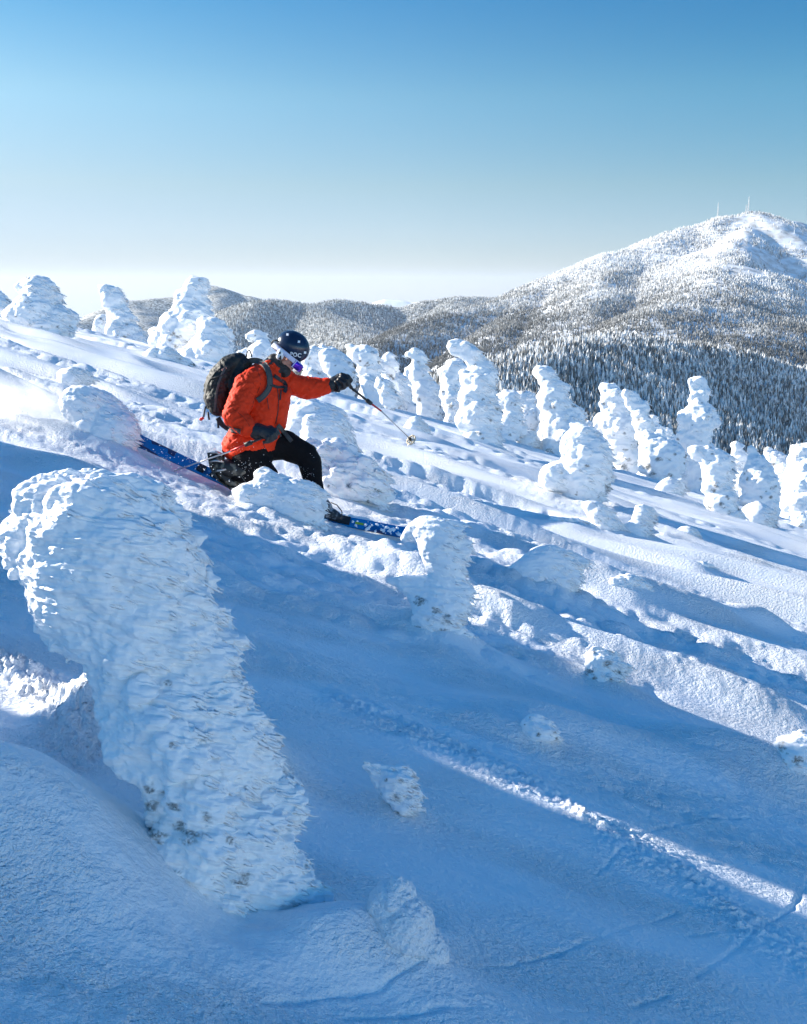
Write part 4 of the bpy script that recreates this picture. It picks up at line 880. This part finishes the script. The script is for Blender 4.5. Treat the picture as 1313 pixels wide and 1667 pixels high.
person = tag(empty('person', Q(430, 800)), 'skier in a red-orange jacket and black trousers kneeling in a telemark turn', 'person')

# body: one continuous mesh
fwd = .79 * AX - .61 * AU; upv = .61 * AX + .79 * AU; sid = -AF
HC = Q(477, 564, 0)
def H(a, b, c=0.): return HC + fwd * a + upv * b + sid * c
head = []
def hb(a, b, c, r): head.append((H(a, b, c), r))
hb(-.01, -.02, 0, .088); hb(.02, -.05, 0, .082); hb(.05, -.10, 0, .062); hb(.055, -.145, 0, .05); hb(.075, -.175, 0, .034); hb(.085, -.188, 0, .026)
hb(.104, -.10, 0, .018); hb(.120, -.118, 0, .015); hb(.126, -.130, 0, .013)                   # nose
hb(.094, -.155, 0, .019); hb(.092, -.166, 0, .018)                                             # lips
for s in (-1, 1):
    hb(.05, -.12, s * .035, .035); hb(.03, -.15, s * .04, .028); hb(-.01, -.09, s * .078, .016); hb(-.012, -.105, s * .077, .013); hb(.085, -.075, s * .03, .02)
bc, br, bs = [], [], []
for c in [[(463, 585, 0, 11), (448, 600, 0, 12), (430, 625, 0, 22, 1.5), (425, 660, 0, 24, 1.3), (412, 700, 0, 24, 1.2), (408, 735, 0, 25, 1.2)],
          [(420, 620, -.16, 12), (402, 632, -.19, 11), (384, 676, -.27, 9), (421, 702, -.27, 6.5), (433, 706, -.27, 6)],
          [(440, 620, .14, 12), (462, 624, .17, 11), (500, 631, .24, 9), (538, 626, .25, 6.5), (553, 620, .25, 6)],
          [(408, 740, -.08, 19), (436, 780, -.10, 12), (380, 768, -.10, 8)], [(425, 728, .08, 18), (462, 725, .11, 14), (496, 742, .12, 10), (510, 790, .12, 9), (524, 818, .12, 7)]]:
    a, b, s = chain(c); bc += a; br += b; bs += s
bc += [h[0] for h in head]; br += [h[1] for h in head]; bs += [1] * len(head)
V, F = balls(np.array(bc), np.array(br), fs=np.array(bs), sub=3)
body = link('body', remesh(V, F, .0055, 3), M['skin'], None)

# jacket
jk = blob([[(432, 607, 0, 17, 1.4), (428, 624, 0, 33, 1.25), (430, 648, 0, 35, 1.15), (420, 690, 0, 33, 1.1), (408, 712, 0, 37, 1.1), (403, 726, 0, 39, 1.1)],
           [(440, 600, 0, 15, 1.2), (450, 604, 0, 13, 1.2)],
           [(424, 722, 0, 25, 1.4), (392, 727, 0, 30, 1.3)],
           [(462, 640, .0, 12, 1.6), (455, 690, 0, 10, 2.0), (440, 722, 0, 9, 2.)],
           [(414, 618, -.15, 20), (402, 628, -.18, 21), (391, 655, -.24, 20), (381, 677, -.29, 18.5), (400, 694, -.30, 16), (416, 702, -.29, 12.5)],
           [(440, 616, .12, 19), (460, 620, .16, 20), (480, 627, .2, 18.5), (500, 632, .24, 19), (518, 631, .25, 16), (536, 627, .25, 11.5)]], .0075, 4)
v, n = getv(jk)
# flare the hem and hollow it: drop below hem line
u = v @ AX / (v @ AF) * FP + 656.5; w = 833.5 - v @ AU / (v @ AF) * FP
wrinkle(jk, .009, (.11, .05, .1), 5, R(-35)); wrinkle(jk, .0055, (.05, .028, .06), 6, R(60))
jacket = link('jacket', jk, M['jacket'], None); jb = bvh_of(jk)
def onj(name, parts, mat, parent):
    Vv, Ff = join(parts); return link(name, mesh_np(name, Vv, Ff), mat, parent)
z2 = lambda l: [(300 + a / 4.377, 520 + b / 4.377) for a, b in l]
onj('zip', [ribbon([jb], z2([(660, 470), (672, 560), (668, 650), (650, 745)]), 1.3, .002, .003)], M['black'], jacket)
onj('pocket_zip', [ribbon([jb], z2([(560, 880), (590, 960), (600, 975)]), 1.0, .002, .003, 10)], M['black'], jacket)
onj('hem_cord', [ribbon([jb], z2([(345, 975), (340, 1010)]), 1.6, .003, .004, 6)], M['black'], jacket)
onj('cuff', [ribbon([jb], z2([(470, 830), (530, 740)]), 2.2, .002, .003, 8)], M['black'], jacket)

# trousers
tr = blob([[(415, 738, 0, 31, 1.15), (403, 742, 0, 30, 1.1)],
           [(428, 724, .08, 29), (462, 724, .11, 25), (497, 741, .12, 20.5), (504, 752, .12, 19.5), (508, 775, .12, 16.5), (514, 797, .12, 13), (519, 808, .12, 12.5)],
           [(404, 748, -.08, 27), (425, 768, -.10, 22), (437, 781, -.11, 19.5), (410, 778, -.10, 17.5), (385, 768, -.10, 14.5), (374, 763, -.1, 14)]], .0085, 4)
wrinkle(tr, .006, (.12, .05, .1), 15, R(30)); trousers = link('trousers', tr, M['trouser'], None)
gb = blob([[(398, 768, -.11, 15.5), (380, 764, -.11, 15.5), (371, 762, -.11, 15)]], .007, 2)
link('gaiter', gb, M['boot'], trousers)
tb = bvh_of(tr)
onj('trouser_zip', [ribbon([tb], z2([(340, 1030), (390, 1095), (450, 1180)]), 1.6, .002, .003)], M['strap'], trousers)

onj('shoulder_seam', [ribbon([jb], z2([(500, 335), (540, 400), (545, 470), (500, 560), (478, 640)]), .7, .001, .002, 18)], M['seam'], jacket)
onj('elbow_seam', [ribbon([jb], z2([(295, 600), (350, 640), (430, 700), (470, 770)]), .6, .001, .002, 14)], M['seam'], jacket)
onj('chest_pocket_zip', [ribbon([jb], z2([(590, 560), (600, 640)]), 1.0, .001, .002, 8)], M['black'], jacket)
rd_ = np.random.default_rng(5); cc = []; rr = []
for bv, cx, cy, sx, sy, k_ in ((tb, 405, 762, 18, 9, 70), (tb, 500, 775, 9, 14, 40), (jb, 395, 735, 20, 12, 30)):
    for _ in range(k_):
        o, m = cast(bv, P(cx + rd_.normal(0, sx), cy + rd_.normal(0, sy), 1.))
        if o is not None and o @ AF < SD + .5: cc.append(o); rr.append(rd_.uniform(.001, .0032))
V, F = balls(np.array(cc), rr, sub=1); tag(link('snow_dusting', mesh_np('snow_dusting', V, F), M['white'], trousers), kind='stuff')
# neck gaiter and hair
col = blob([[(446, 588, 0, 12, 1.1), (454, 595, 0, 13.5, 1.1), (462, 603, 0, 11.5, 1.2)], [(440, 594, 0, 12, 1.2), (450, 606, 0, 12, 1.3)]], .006, 3)
wrinkle(col, .004, (.03, .02, .03), 25); link('neck_gaiter', col, M['black'], person)

# helmet
def shell(r, cut, nseg=64, nr=40):
    V = []; F = []
    for i in range(nr + 1):
        th = math.pi * i / nr
        for k in range(nseg):
            ph = 2 * math.pi * k / nseg
            a, c, b = math.sin(th) * math.cos(ph) * r[0], math.sin(th) * math.sin(ph) * r[2], math.cos(th) * r[1]
            lim = cut(a, c)
            if b < lim: b = lim + (b - lim) * .06
            V.append(H(a, b, c))
    for i in range(nr):
        for k in range(nseg): F.append([i * nseg + k, i * nseg + (k + 1) % nseg, (i + 1) * nseg + (k + 1) % nseg, (i + 1) * nseg + k])
    return np.array(V), np.array(F)
V, F = shell((.143, .122, .112), lambda a, c: -.072 + .006 * max(0, -a) / .14)
hel = link('helmet', mesh_np('helmet', V, F), M['helmet'], person); hb_ = bvh_of(hel.data)
def sweep(fn, n, hw, th, a0, a1):
    """band standing around the head: fn(t)->(a,b,c)"""
    L = []; Rr = []; nn = []
    for t in np.linspace(a0, a1, n):
        a, b, c = fn(t); q = fwd * a + sid * c; q = q / np.linalg.norm(q); L.append(H(a, b - hw, c)); Rr.append(H(a, b + hw, c)); nn.append(q)
    return strip(L, Rr, th, np.array(nn))
band = lambda t: (.136 * math.cos(t), -.093, .107 * math.sin(t))
V, F = sweep(band, 48, .019, .006, R(25), R(335)); 
gog = tag(empty('goggles', H(.13, -.09)), None); gog.parent = person
link('strap', mesh_np('strap', V, F), M['gogstrap'], gog)
V, F = sweep(lambda t: (.118 * math.cos(t) + .030, -.108, .088 * math.sin(t)), 24, .036, .012, R(-56), R(56)); link('frame', mesh_np('frame', V, F), M['gogstrap'], gog)
V, F = sweep(lambda t: (.116 * math.cos(t) + .045, -.110, .080 * math.sin(t)), 24, .030, .012, R(-66), R(66)); link('lens', mesh_np('lens', V, F), M['lens'], gog)
for s in (1, -1):
    V, F = balls(np.array([H(-.025, -.115, s * .088), H(-.02, -.135, s * .086), H(-.035, -.10, s * .088)]), [.036, .032, .03]); V = V + 0
    e = link('ear_pad', remesh(V, F, .005, 3), M['white'] if s > 0 else M['black'], hel)
onj('chin_strap', [tube([H(-.01, -.13, .12), H(.02, -.17, .085), H(.055, -.205, .035), H(.06, -.21, 0)], .006, 6)], M['black'], hel)
V, F = balls(np.array([H(-.03, -.115, .122), H(-.005, -.15, .116), H(-.045, -.145, .117)]), [.010, .009, .008], sub=2); link('ear_pad_buttons', mesh_np('ear_pad_buttons', V, F), M['black'], hel)
onj('goggle_clip', [tube([H(-.118, -.045, .06), H(-.15, -.06, .03), H(-.155, -.09, 0)], .007, 6)], M['black'], hel)
def disc(cx, cy, r, n=4, rot=.5):
    pts = [(cx + r * math.cos(rot + 2 * math.pi * k / n), cy + r * math.sin(rot + 2 * math.pi * k / n)) for k in range(n)]
    ctr = cast(hb_, P(cx, cy, 1.)); 
    Vv = [ctr[0] + ctr[1] * .003] + [(lambda o: o[0] + o[1] * .0025)(cast(hb_, P(a, b, 1.))) for a, b in pts]
    return np.array(Vv), np.array([[0, 1 + k, 1 + (k + 1) % n] for k in range(n)])
for cx, cy in z2([(735, 110), (815, 160), (858, 236)]):
    try: V, F = disc(cx, cy, 2.6, 4, .9); link('sticker', mesh_np('sticker', V, F, False), M['white'], hel)
    except Exception: pass
# lettering, wrapped on the shell
cu = bpy.data.curves.new('logo', 'FONT'); cu.body = 'POC'; cu.size = 1; cu.align_x = 'CENTER'; cu.align_y = 'CENTER'; cu.resolution_u = 3; cu.space_character = 1.05
cu.offset = .025
to = bpy.data.objects.new('logo', cu); COL.objects.link(to); dg = bpy.context.evaluated_depsgraph_get(); dg.update()
tm = bpy.data.meshes.new_from_object(to.evaluated_get(dg)); bpy.data.objects.remove(to)
import bmesh
bm = bmesh.new(); bm.from_mesh(tm); bmesh.ops.triangulate(bm, faces=bm.faces); bmesh.ops.subdivide_edges(bm, edges=bm.edges, cuts=2, use_grid_fill=True)
x0, y0 = z2([(792, 252)])[0]; ca, sa = math.cos(R(9)), math.sin(R(9)); wid = max(v.co.x for v in bm.verts) - min(v.co.x for v in bm.verts)
k = 17.5 / wid
for v in bm.verts:
    a, b = v.co.x * k, v.co.y * k * 1.05
    o, m = cast(hb_, P(x0 + a * ca + b * sa, y0 + a * sa - b * ca, 1.))
    if o is None: o, m = P(x0 + a, y0 - b, SD - .1), -AF
    v.co = Vector(o + m * .005)
bm.to_mesh(tm); bm.free(); link('logo', tm, M['white'], hel)

# gloves
def glove(palm, fingers, thumb, cuff, name='glove'):
    ch = [palm, cuff, thumb] + fingers
    me = blob(ch, .0042, 2); wrinkle(me, .0016, (.03, .02, .03), 33)
    return link(name, me, M['glove'], person)
gN = glove([(428, 703, -.33, 10.5), (436, 706, -.33, 10.5), (442, 705, -.33, 9)],
           [[(440, 698, -.335, 3.6), (448, 700, -.345, 3.4), (451, 706, -.335, 3.2), (447, 711, -.31, 3.0)], [(438, 701, -.35, 3.7), (447, 705, -.365, 3.5), (449, 712, -.355, 3.2), (443, 716, -.33, 3.0)],
            [(435, 704, -.355, 3.6), (442, 709, -.375, 3.4), (443, 716, -.365, 3.2), (437, 719, -.34, 3.0)], [(431, 706, -.35, 3.3), (436, 712, -.37, 3.1), (435, 719, -.36, 2.9), (430, 720, -.34, 2.7)]],
           [(432, 698, -.27, 4), (441, 696, -.25, 3.8), (448, 702, -.25, 3.4), (446, 709, -.27, 3.2)], [(428, 703, -.32, 11), (418, 702, -.30, 13.5)])
V, F = strip([Q(423, 703, -.365), Q(430, 699.5, -.365), Q(436, 698.5, -.36)], [Q(425, 707.5, -.37), Q(432, 704, -.375), Q(438, 703, -.37)], .006, -AF); link('knuckle_panel', mesh_np('knuckle_panel', V, F, False), M['strap'], gN)
gF = glove([(546, 621, .25, 9), (553, 617, .25, 9.5), (558, 617, .25, 8.5)],
           [[(556, 610, .22, 3.8), (566, 613, .21, 3.6), (571, 619, .22, 3.4), (567, 625, .25, 3.2)], [(556, 614, .20, 3.8), (565, 619, .19, 3.6), (567, 626, .20, 3.3), (562, 629, .24, 3.1)],
            [(552, 618, .195, 3.8), (559, 624, .185, 3.6), (560, 631, .195, 3.3), (555, 633, .23, 3.1)], [(547, 622, .20, 3.6), (552, 629, .19, 3.4), (551, 636, .20, 3.1), (546, 636, .23, 2.9)]],
           [(550, 612, .28, 4.2), (559, 611, .30, 3.9), (567, 616, .30, 3.6), (568, 622, .28, 3.3)], [(546, 622, .25, 10.5), (540, 627, .25, 12)])

# boots
def boot(chains, mat, name='boot'):
    me = blob(chains, .006, 2); return link(name, me, mat, person)
b1 = boot([[(382, 789, -.1, 7), (368, 780, -.1, 8.5), (354, 762, -.1, 9.5), (349, 748, -.1, 9)], [(352, 757, -.1, 10), (366, 763, -.1, 12), (378, 766, -.1, 13)], [(349, 748, -.1, 9), (352, 740, -.1, 6), (358, 745, -.1, 8)]], M['boot'])
V, F = join([tube([Q(340, 738, -.13), Q(352, 736, -.17), Q(362, 742, -.16)], .010, 6), tube([Q(341, 752, -.15), Q(352, 750, -.19), Q(364, 752, -.18)], .009, 6), tube([Q(348, 768, -.14), Q(358, 766, -.18), Q(368, 764, -.18)], .009, 6)]); link('buckle', mesh_np('buckle', V, F), M['alu'], b1)
V, F = strip([Q(341, 737, -.16), Q(345, 762, -.16), Q(358, 783, -.16), Q(378, 797, -.16)], [Q(341, 737, -.02), Q(345, 762, -.02), Q(358, 783, -.02), Q(378, 797, -.02)], .02, -AX); link('sole', mesh_np('sole', V, F, False), M['black'], b1)
b2 = boot([[(516, 806, .12, 11.5), (523, 816, .12, 11), (530, 826, .12, 11), (531, 833, .12, 10)], [(526, 833, .12, 10), (540, 837, .12, 10), (552, 844, .12, 8)]], M['bootsnow'])
onj('binding_cable', [tube([Q(538, 818, .02), Q(548, 822, .0), Q(556, 832, .0), Q(557, 842, .03), Q(548, 848, .05)], .0045, 6)], M['black'], b2)

# backpack -----------------------------------------------------------------
pk = tag(empty('backpack', Q(365, 650)), 'dark olive backpack worn by the skier', 'backpack')
zc_ = lambda l: [(300 + p[0] / 4.377, 520 + p[1] / 4.377, p[2], p[3] / 4.377, *(p[4:])) for p in l]
pm = blob([zc_([(385, 300, 0, 62, 1.7), (320, 350, 0, 85, 1.7), (265, 450, 0, 105, 1.5), (240, 560, 0, 95, 1.5), (245, 620, 0, 72, 1.6)]),
           zc_([(320, 315, 0, 50, 1.6), (240, 390, 0, 56, 1.6), (198, 480, 0, 54, 1.5), (190, 560, 0, 50, 1.5), (222, 635, 0, 42, 1.5)]), zc_([(420, 330, 0, 60, 1.7), (380, 480, 0, 90, 1.5)])], .007, 3)
wrinkle(pm, .008, (.09, .05, .09), 44, R(50)); wrinkle(pm, .005, (.04, .03, .05), 46, R(-30))
pmo = link('pack_body', pm, M['pack'], pk); pb = bvh_of(pm)
onj('compression_strap', [ribbon([pb], z2([(300, 330), (250, 430), (225, 540), (215, 660)]), 3.6, .004, .006)], M['strap'], pk)
onj('compression_strap', [ribbon([pb], z2([(215, 370), (160, 450), (140, 560), (165, 640)]), 2.6, .004, .006)], M['strap'], pk)
onj('side_strap', [ribbon([pb], z2([(190, 420), (260, 400), (340, 370)]), 2.4, .004, .006)], M['black'], pk)
onj('zip_pull', [ribbon([pb], z2([(265, 362), (300, 345)]), 3.2, .004, .006, 8)], M['skin'], pk)
onj('grab_loop', [tube([zq(440, 275), zq(448, 235), zq(460, 218), zq(472, 235), zq(480, 268)], .006, 7)], M['black'], pk)
onj('hanging_strap', [tube([zq(150, 620, -.12), zq(142, 660, -.12), zq(138, 695, -.12)], .007, 6), tube([zq(168, 660, -.13), zq(172, 690, -.13), zq(178, 716, -.12)], .008, 6)], M['black'], pk)
V, F = balls(np.array([zq(118, 712, -.12), zq(130, 704, -.12)]), [.014, .012]); link('toggle', mesh_np('toggle', V, F), M['red'], pk)
allb = [jb, pb]
onj('shoulder_strap', [ribbon([jb], z2([(405, 318), (470, 292), (540, 295), (585, 335), (608, 400), (612, 470), (590, 520), (555, 555), (520, 580)]), 9.5, .010, .010, 30)], M['strap'], pk)
onj('shoulder_strap', [ribbon([jb], z2([(640, 400), (680, 430), (715, 445), (730, 490), (712, 520)]), 6, .008, .008, 16)], M['black'], pk)
onj('sternum_strap', [ribbon([jb], z2([(612, 462), (660, 485), (735, 480)]), 4.5, .012, .006, 14)], M['black'], pk)
onj('strap_end', [ribbon([jb], z2([(690, 500), (682, 575)]), 2.2, .008, .005, 8)], M['black'], pk)
onj('hip_belt', [ribbon([jb], z2([(238, 700), (262, 745), (320, 785), (400, 800)]), 8.5, .012, .010, 20), ribbon([jb], z2([(238, 705), (242, 775)]), 3.5, .008, .006, 8)], M['black'], pk)
onj('belt_end', [ribbon([jb, tb], z2([(665, 752), (700, 790), (765, 870)]), 7.0, .012, .006, 14), ribbon([jb, tb], z2([(655, 770), (690, 835)]), 3.0, .012, .006, 8)], M['strap'], pk)

# poles ---------------------------------------------------------------------
def pole(pts, label, basket):
    """pts: hand, end of grip, end of red, joint, tip"""
    e = tag(empty('ski_pole', pts[0]), label, 'ski pole', 'ski poles')
    g0, g1, g2, g3, g4 = [np.array(p) for p in pts]
    link('grip', mesh_np('grip', *tube([g0, g0 * .6 + g1 * .4, g1], [.018, .016, .015], 10)), M['black'], e)
    link('upper_shaft', mesh_np('upper_shaft', *tube([g1, g2], .010, 10)), M['black'], e)
    link('lock_collar', mesh_np('lock_collar', *tube([g2, g2 + (g3 - g2) / np.linalg.norm(g3 - g2) * .06], [.019, .017], 10)), M['black'], e)
    link('middle_shaft', mesh_np('middle_shaft', *tube([g2, g3], .0082, 10)), M['red'], e)
    link('lower_shaft', mesh_np('lower_shaft', *tube([g3, g4], [.0068, .0045], 8)), M['alu'], e)
    d = (g4 - g0) / np.linalg.norm(g4 - g0); c = g4 - d * .06
    if basket:
        s = np.cross(d, AF); s /= np.linalg.norm(s); t = np.cross(d, s); ps = []
        for k in range(6):
            a = k * math.pi / 3; q = s * math.cos(a) + t * math.sin(a); q2 = s * math.cos(a + 1.05) + t * math.sin(a + 1.05)
            ps.append(tube([c, c + q * .045 - d * .008], .006, 5)); ps.append(tube([c + q * .045, c + (q + q2) * .027 * 1.0 - d * .004, c + q2 * .045], .008, 6))
        b = link('basket', mesh_np('basket', *join(ps)), M['cork'], e)
        link('hub', mesh_np('hub', *tube([c - d * .035, c + d * .03], .014, 8)), M['black'], b)
        link('snow_clump', remesh(*balls(np.array([c + s * .02 - AU * .015, c - s * .03 - AU * .02, c + t * .02 - AU * .03]), [.018, .016, .014]), .004, 2), M['rime'], b)
    return e
pole([zq(640, 806, -.34), zq(560, 842, -.355), zq(480, 875, -.37), zq(330, 938, -.36), Q(283, 767, -.05)], 'ski pole in the near hand, trailing back with its tip toward the ski tails', False)
pole([Q(560, 615, .22), Q(572, 632, .26), Q(597, 652, .40), Q(620, 669, .55), Q(675, 722, .95)], 'ski pole swung forward in the far hand, round basket in the air', True)

# skis ----------------------------------------------------------------------
def ski_mat():
    m = principled('blue_ski_topsheet', (.01, .12, .38), .35); nt = m.node_tree; b = nt.nodes['Principled BSDF']
    tcx = N(nt, 'ShaderNodeTexCoord'); mp = N(nt, 'ShaderNodeMapping'); mp.inputs['Scale'].default_value = (7, 26, 26)
    t = N(nt, 'ShaderNodeTexVoronoi'); t.inputs['Scale'].default_value = 1; r = N(nt, 'ShaderNodeValToRGB')
    sep = N(nt, 'ShaderNodeSeparateColor')
    e = r.color_ramp.elements; r.color_ramp.interpolation = 'CONSTANT'
    cols = [(0, (.004, .17, .46)), (.45, (.003, .11, .32)), (.6, (.005, .21, .52)), (.86, (.03, .04, .12)), (.92, (.005, .17, .46)), (.97, (.25, .38, .5))]
    for i, (p, c) in enumerate(cols):
        k = e[i] if i < 2 else e.new(p)
        k.position = p; k.color = (*c, 1)
    nt.links.new(tcx.outputs['Object'], mp.inputs[0]); nt.links.new(mp.outputs[0], t.inputs['Vector']); nt.links.new(t.outputs['Color'], sep.inputs[0])
    nt.links.new(sep.outputs[0], r.inputs[0]); nt.links.new(r.outputs[0], b.inputs['Base Color']); return m
M['ski'] = ski_mat(); M['lime'] = principled('lime_print', (.35, .5, .05), .4); M['base'] = principled('dark_ski_base', (.02, .02, .03), .3)
def ski(A, B, wimg, L, foot, label):
    A, B = np.array(A), np.array(B); u = (B - A) / np.linalg.norm(B - A); w = AX * wimg[0] + AU * wimg[1] + AF * wimg[2]; w -= u * (w @ u); w /= np.linalg.norm(w)
    nn = np.cross(u, w); nn = nn if nn @ AF < 0 else -nn
    e = tag(empty('ski', A), label, 'ski', 'pair of telemark skis')
    s = np.linspace(0, L, 60); x = s / L; hw = .048 + .013 * (2 * x - 1) ** 2
    hw = hw * np.where(x > .93, np.sqrt(np.clip(1 - ((x - .93) / .07) ** 2, .02, 1)), 1); hw[0] *= .8
    rise = .10 * np.clip((x - .85) / .15, 0, 1) ** 2 + .015 * np.clip((.06 - x) / .06, 0, 1) ** 2
    C = A + u * s[:, None] + nn * rise[:, None]
    M4 = Matrix((Vector((*u, 0)), Vector((*w, 0)), Vector((*nn, 0)), Vector((0, 0, 0, 1)))).transposed(); M4.translation = Vector(A)
    inv = np.array(M4.inverted())
    def loc(Vv): return Vv @ inv[:3, :3].T + inv[:3, 3]
    e.matrix_world = M4
    V, F = strip(C - w * hw[:, None], C + w * hw[:, None], .010, nn); link('topsheet', mesh_np('topsheet', loc(V), F, False), M['ski'], e)
    V, F = strip(C - w * hw[:, None] * 1.01 - nn * .004, C + w * hw[:, None] * 1.01 - nn * .004, .0038, nn); link('base', mesh_np('base', loc(V), F, False), M['base'], e)
    c = A + u * foot + nn * .02
    bi = None
    for nm, bx_ in (('toe_piece', box(c + u * .10, u * .05, w * .035, nn * .014)), ('riser_plate', box(c + u * .02, u * .04, w * .028, nn * .009)), ('heel_piece', box(c - u * .12, u * .03, w * .03, nn * .016))):
        link(nm, mesh_np(nm, loc(bx_[0]), bx_[1], False), M['black'], e)
    V, F = box(A + u * (foot + .23) + nn * .0115, u * .035, w * .011, nn * .001); link('lime_mark', mesh_np('lime_mark', loc(V), F, False), M['lime'], e)
    r = np.random.default_rng(int(L * 1000)); cc = []; rr = []
    for k in range(54):
        q = (.76, .81, .85)[k % 3]; t = q + r.normal(0, .022); cc.append(A + u * L * t + w * np.clip(r.normal(-.005, .022), -.045, .045) + nn * .006); rr.append(r.uniform(.004, .010))
        t = r.beta(2.2, 1.6) * .45 + .42 if r.random() < .5 else r.uniform(.62, .92); cc.append(A + u * L * min(t, .93) + w * r.uniform(-.05, .04) + nn * .008); rr.append(r.uniform(.006, .017))
    Vs, Fs = balls(np.array(cc), rr, sub=1); 
    sn = remesh(Vs, Fs, .004, 2); v_, _ = getv(sn); setv(sn, loc(v_)); tag(link('snow_crust', sn, M['rime'], e), kind='stuff')
    return e
ski(Q(215, 713, .30), Q(395, 796, -.08), (.35, .72, .6), 1.76, .86, 'rear ski whose square blue tail sticks out to the left of the skier')
u_ = Q(665, 869, .14) - Q(540, 845, .12); u_ /= np.linalg.norm(u_)
ski(Q(540, 845, .12) - u_ * .86, Q(665, 869, .14), (.35, .72, .6), 1.72, .86, 'front ski, blue and dusted with snow, pointing right beneath the leading boot')
for o in (body, jacket, trousers): o.parent = person
person_loc = Vector(person.location)
for e in (person, pk) + tuple(o for o in bpy.data.objects if o.name.startswith('ski_pole')):
    for ch in e.children: ch.matrix_parent_inverse = Matrix.Translation(-e.location)
gog.matrix_parent_inverse = Matrix.Translation(-person_loc)
for ch in gog.children: ch.matrix_parent_inverse = Matrix.Translation(-gog.location)

# powder thrown up ------------------------------------------------------------
def puff(name, cx, cy, dz, sx, sy, sz, dens, seed, label):
    """soft cloud of powder: ellipsoid filled with uneven density"""
    V, F = ico(3); c = Q(cx, cy, dz); ax = AX * math.cos(R(20)) - AU * math.sin(R(20)); ay = AX * math.sin(R(20)) + AU * math.cos(R(20))
    me = mesh_np(name, V, F); m = bpy.data.materials.new(name); m.use_nodes = True; nt = m.node_tree; nt.nodes.remove(nt.nodes['Principled BSDF'])
    pv = N(nt, 'ShaderNodeVolumePrincipled'); pv.inputs['Color'].default_value = (1, 1, 1, 1); pv.inputs['Anisotropy'].default_value = .3
    tcx = N(nt, 'ShaderNodeTexCoord'); ln = N(nt, 'ShaderNodeVectorMath', operation='LENGTH'); nt.links.new(tcx.outputs['Object'], ln.inputs[0])
    nz = N(nt, 'ShaderNodeTexNoise'); nz.inputs['Scale'].default_value = 2.6; nz.inputs['Detail'].default_value = 4; nt.links.new(tcx.outputs['Object'], nz.inputs['Vector'])
    f = N(nt, 'ShaderNodeMapRange'); f.inputs['From Min'].default_value = 1; f.inputs['From Max'].default_value = .1; nt.links.new(ln.outputs['Value'], f.inputs['Value'])
    g = N(nt, 'ShaderNodeMapRange'); g.inputs['From Min'].default_value = .38; g.inputs['From Max'].default_value = .7; nt.links.new(nz.outputs[0], g.inputs['Value'])
    p = N(nt, 'ShaderNodeMath', operation='MULTIPLY'); nt.links.new(f.outputs[0], p.inputs[0]); nt.links.new(g.outputs[0], p.inputs[1])
    q = N(nt, 'ShaderNodeMath', operation='MULTIPLY'); q.inputs[1].default_value = dens; nt.links.new(p.outputs[0], q.inputs[0]); nt.links.new(q.outputs[0], pv.inputs['Density'])
    nt.links.new(pv.outputs[0], nt.nodes['Material Output'].inputs['Volume'])
    o = link(name, me, m); o.matrix_world = Matrix([(*[ax[i] * sx, ay[i] * sy, AF[i] * sz], c[i]) for i in range(3)] + [(0, 0, 0, 1)])
    tag(o, label, 'snow spray', kind='stuff')
puff('powder_cloud', 50, 672, .5, .62, .32, .5, 9.0, 1, 'powder cloud drifting at the left edge')
r_ = np.random.default_rng(77); cc = []; rr = []
for cx, cy, sx, sy, n in ((60, 660, 75, 45, 240), (290, 760, 60, 22, 420), (60, 520, 60, 20, 60), (150, 690, 90, 40, 160), (560, 880, 60, 12, 90), (410, 800, 40, 14, 80)):
    for k in range(n): cc.append(Q(cx + r_.normal(0, sx), cy + r_.normal(0, sy), r_.normal(0, .25) - .1)); rr.append(r_.uniform(.0015, .005))
V, F = balls(np.array(cc), rr, sub=1); tag(link('flying_snow', mesh_np('flying_snow', V, F), M['white']), 'loose snow grains flying around the skis', 'snow spray', kind='stuff')
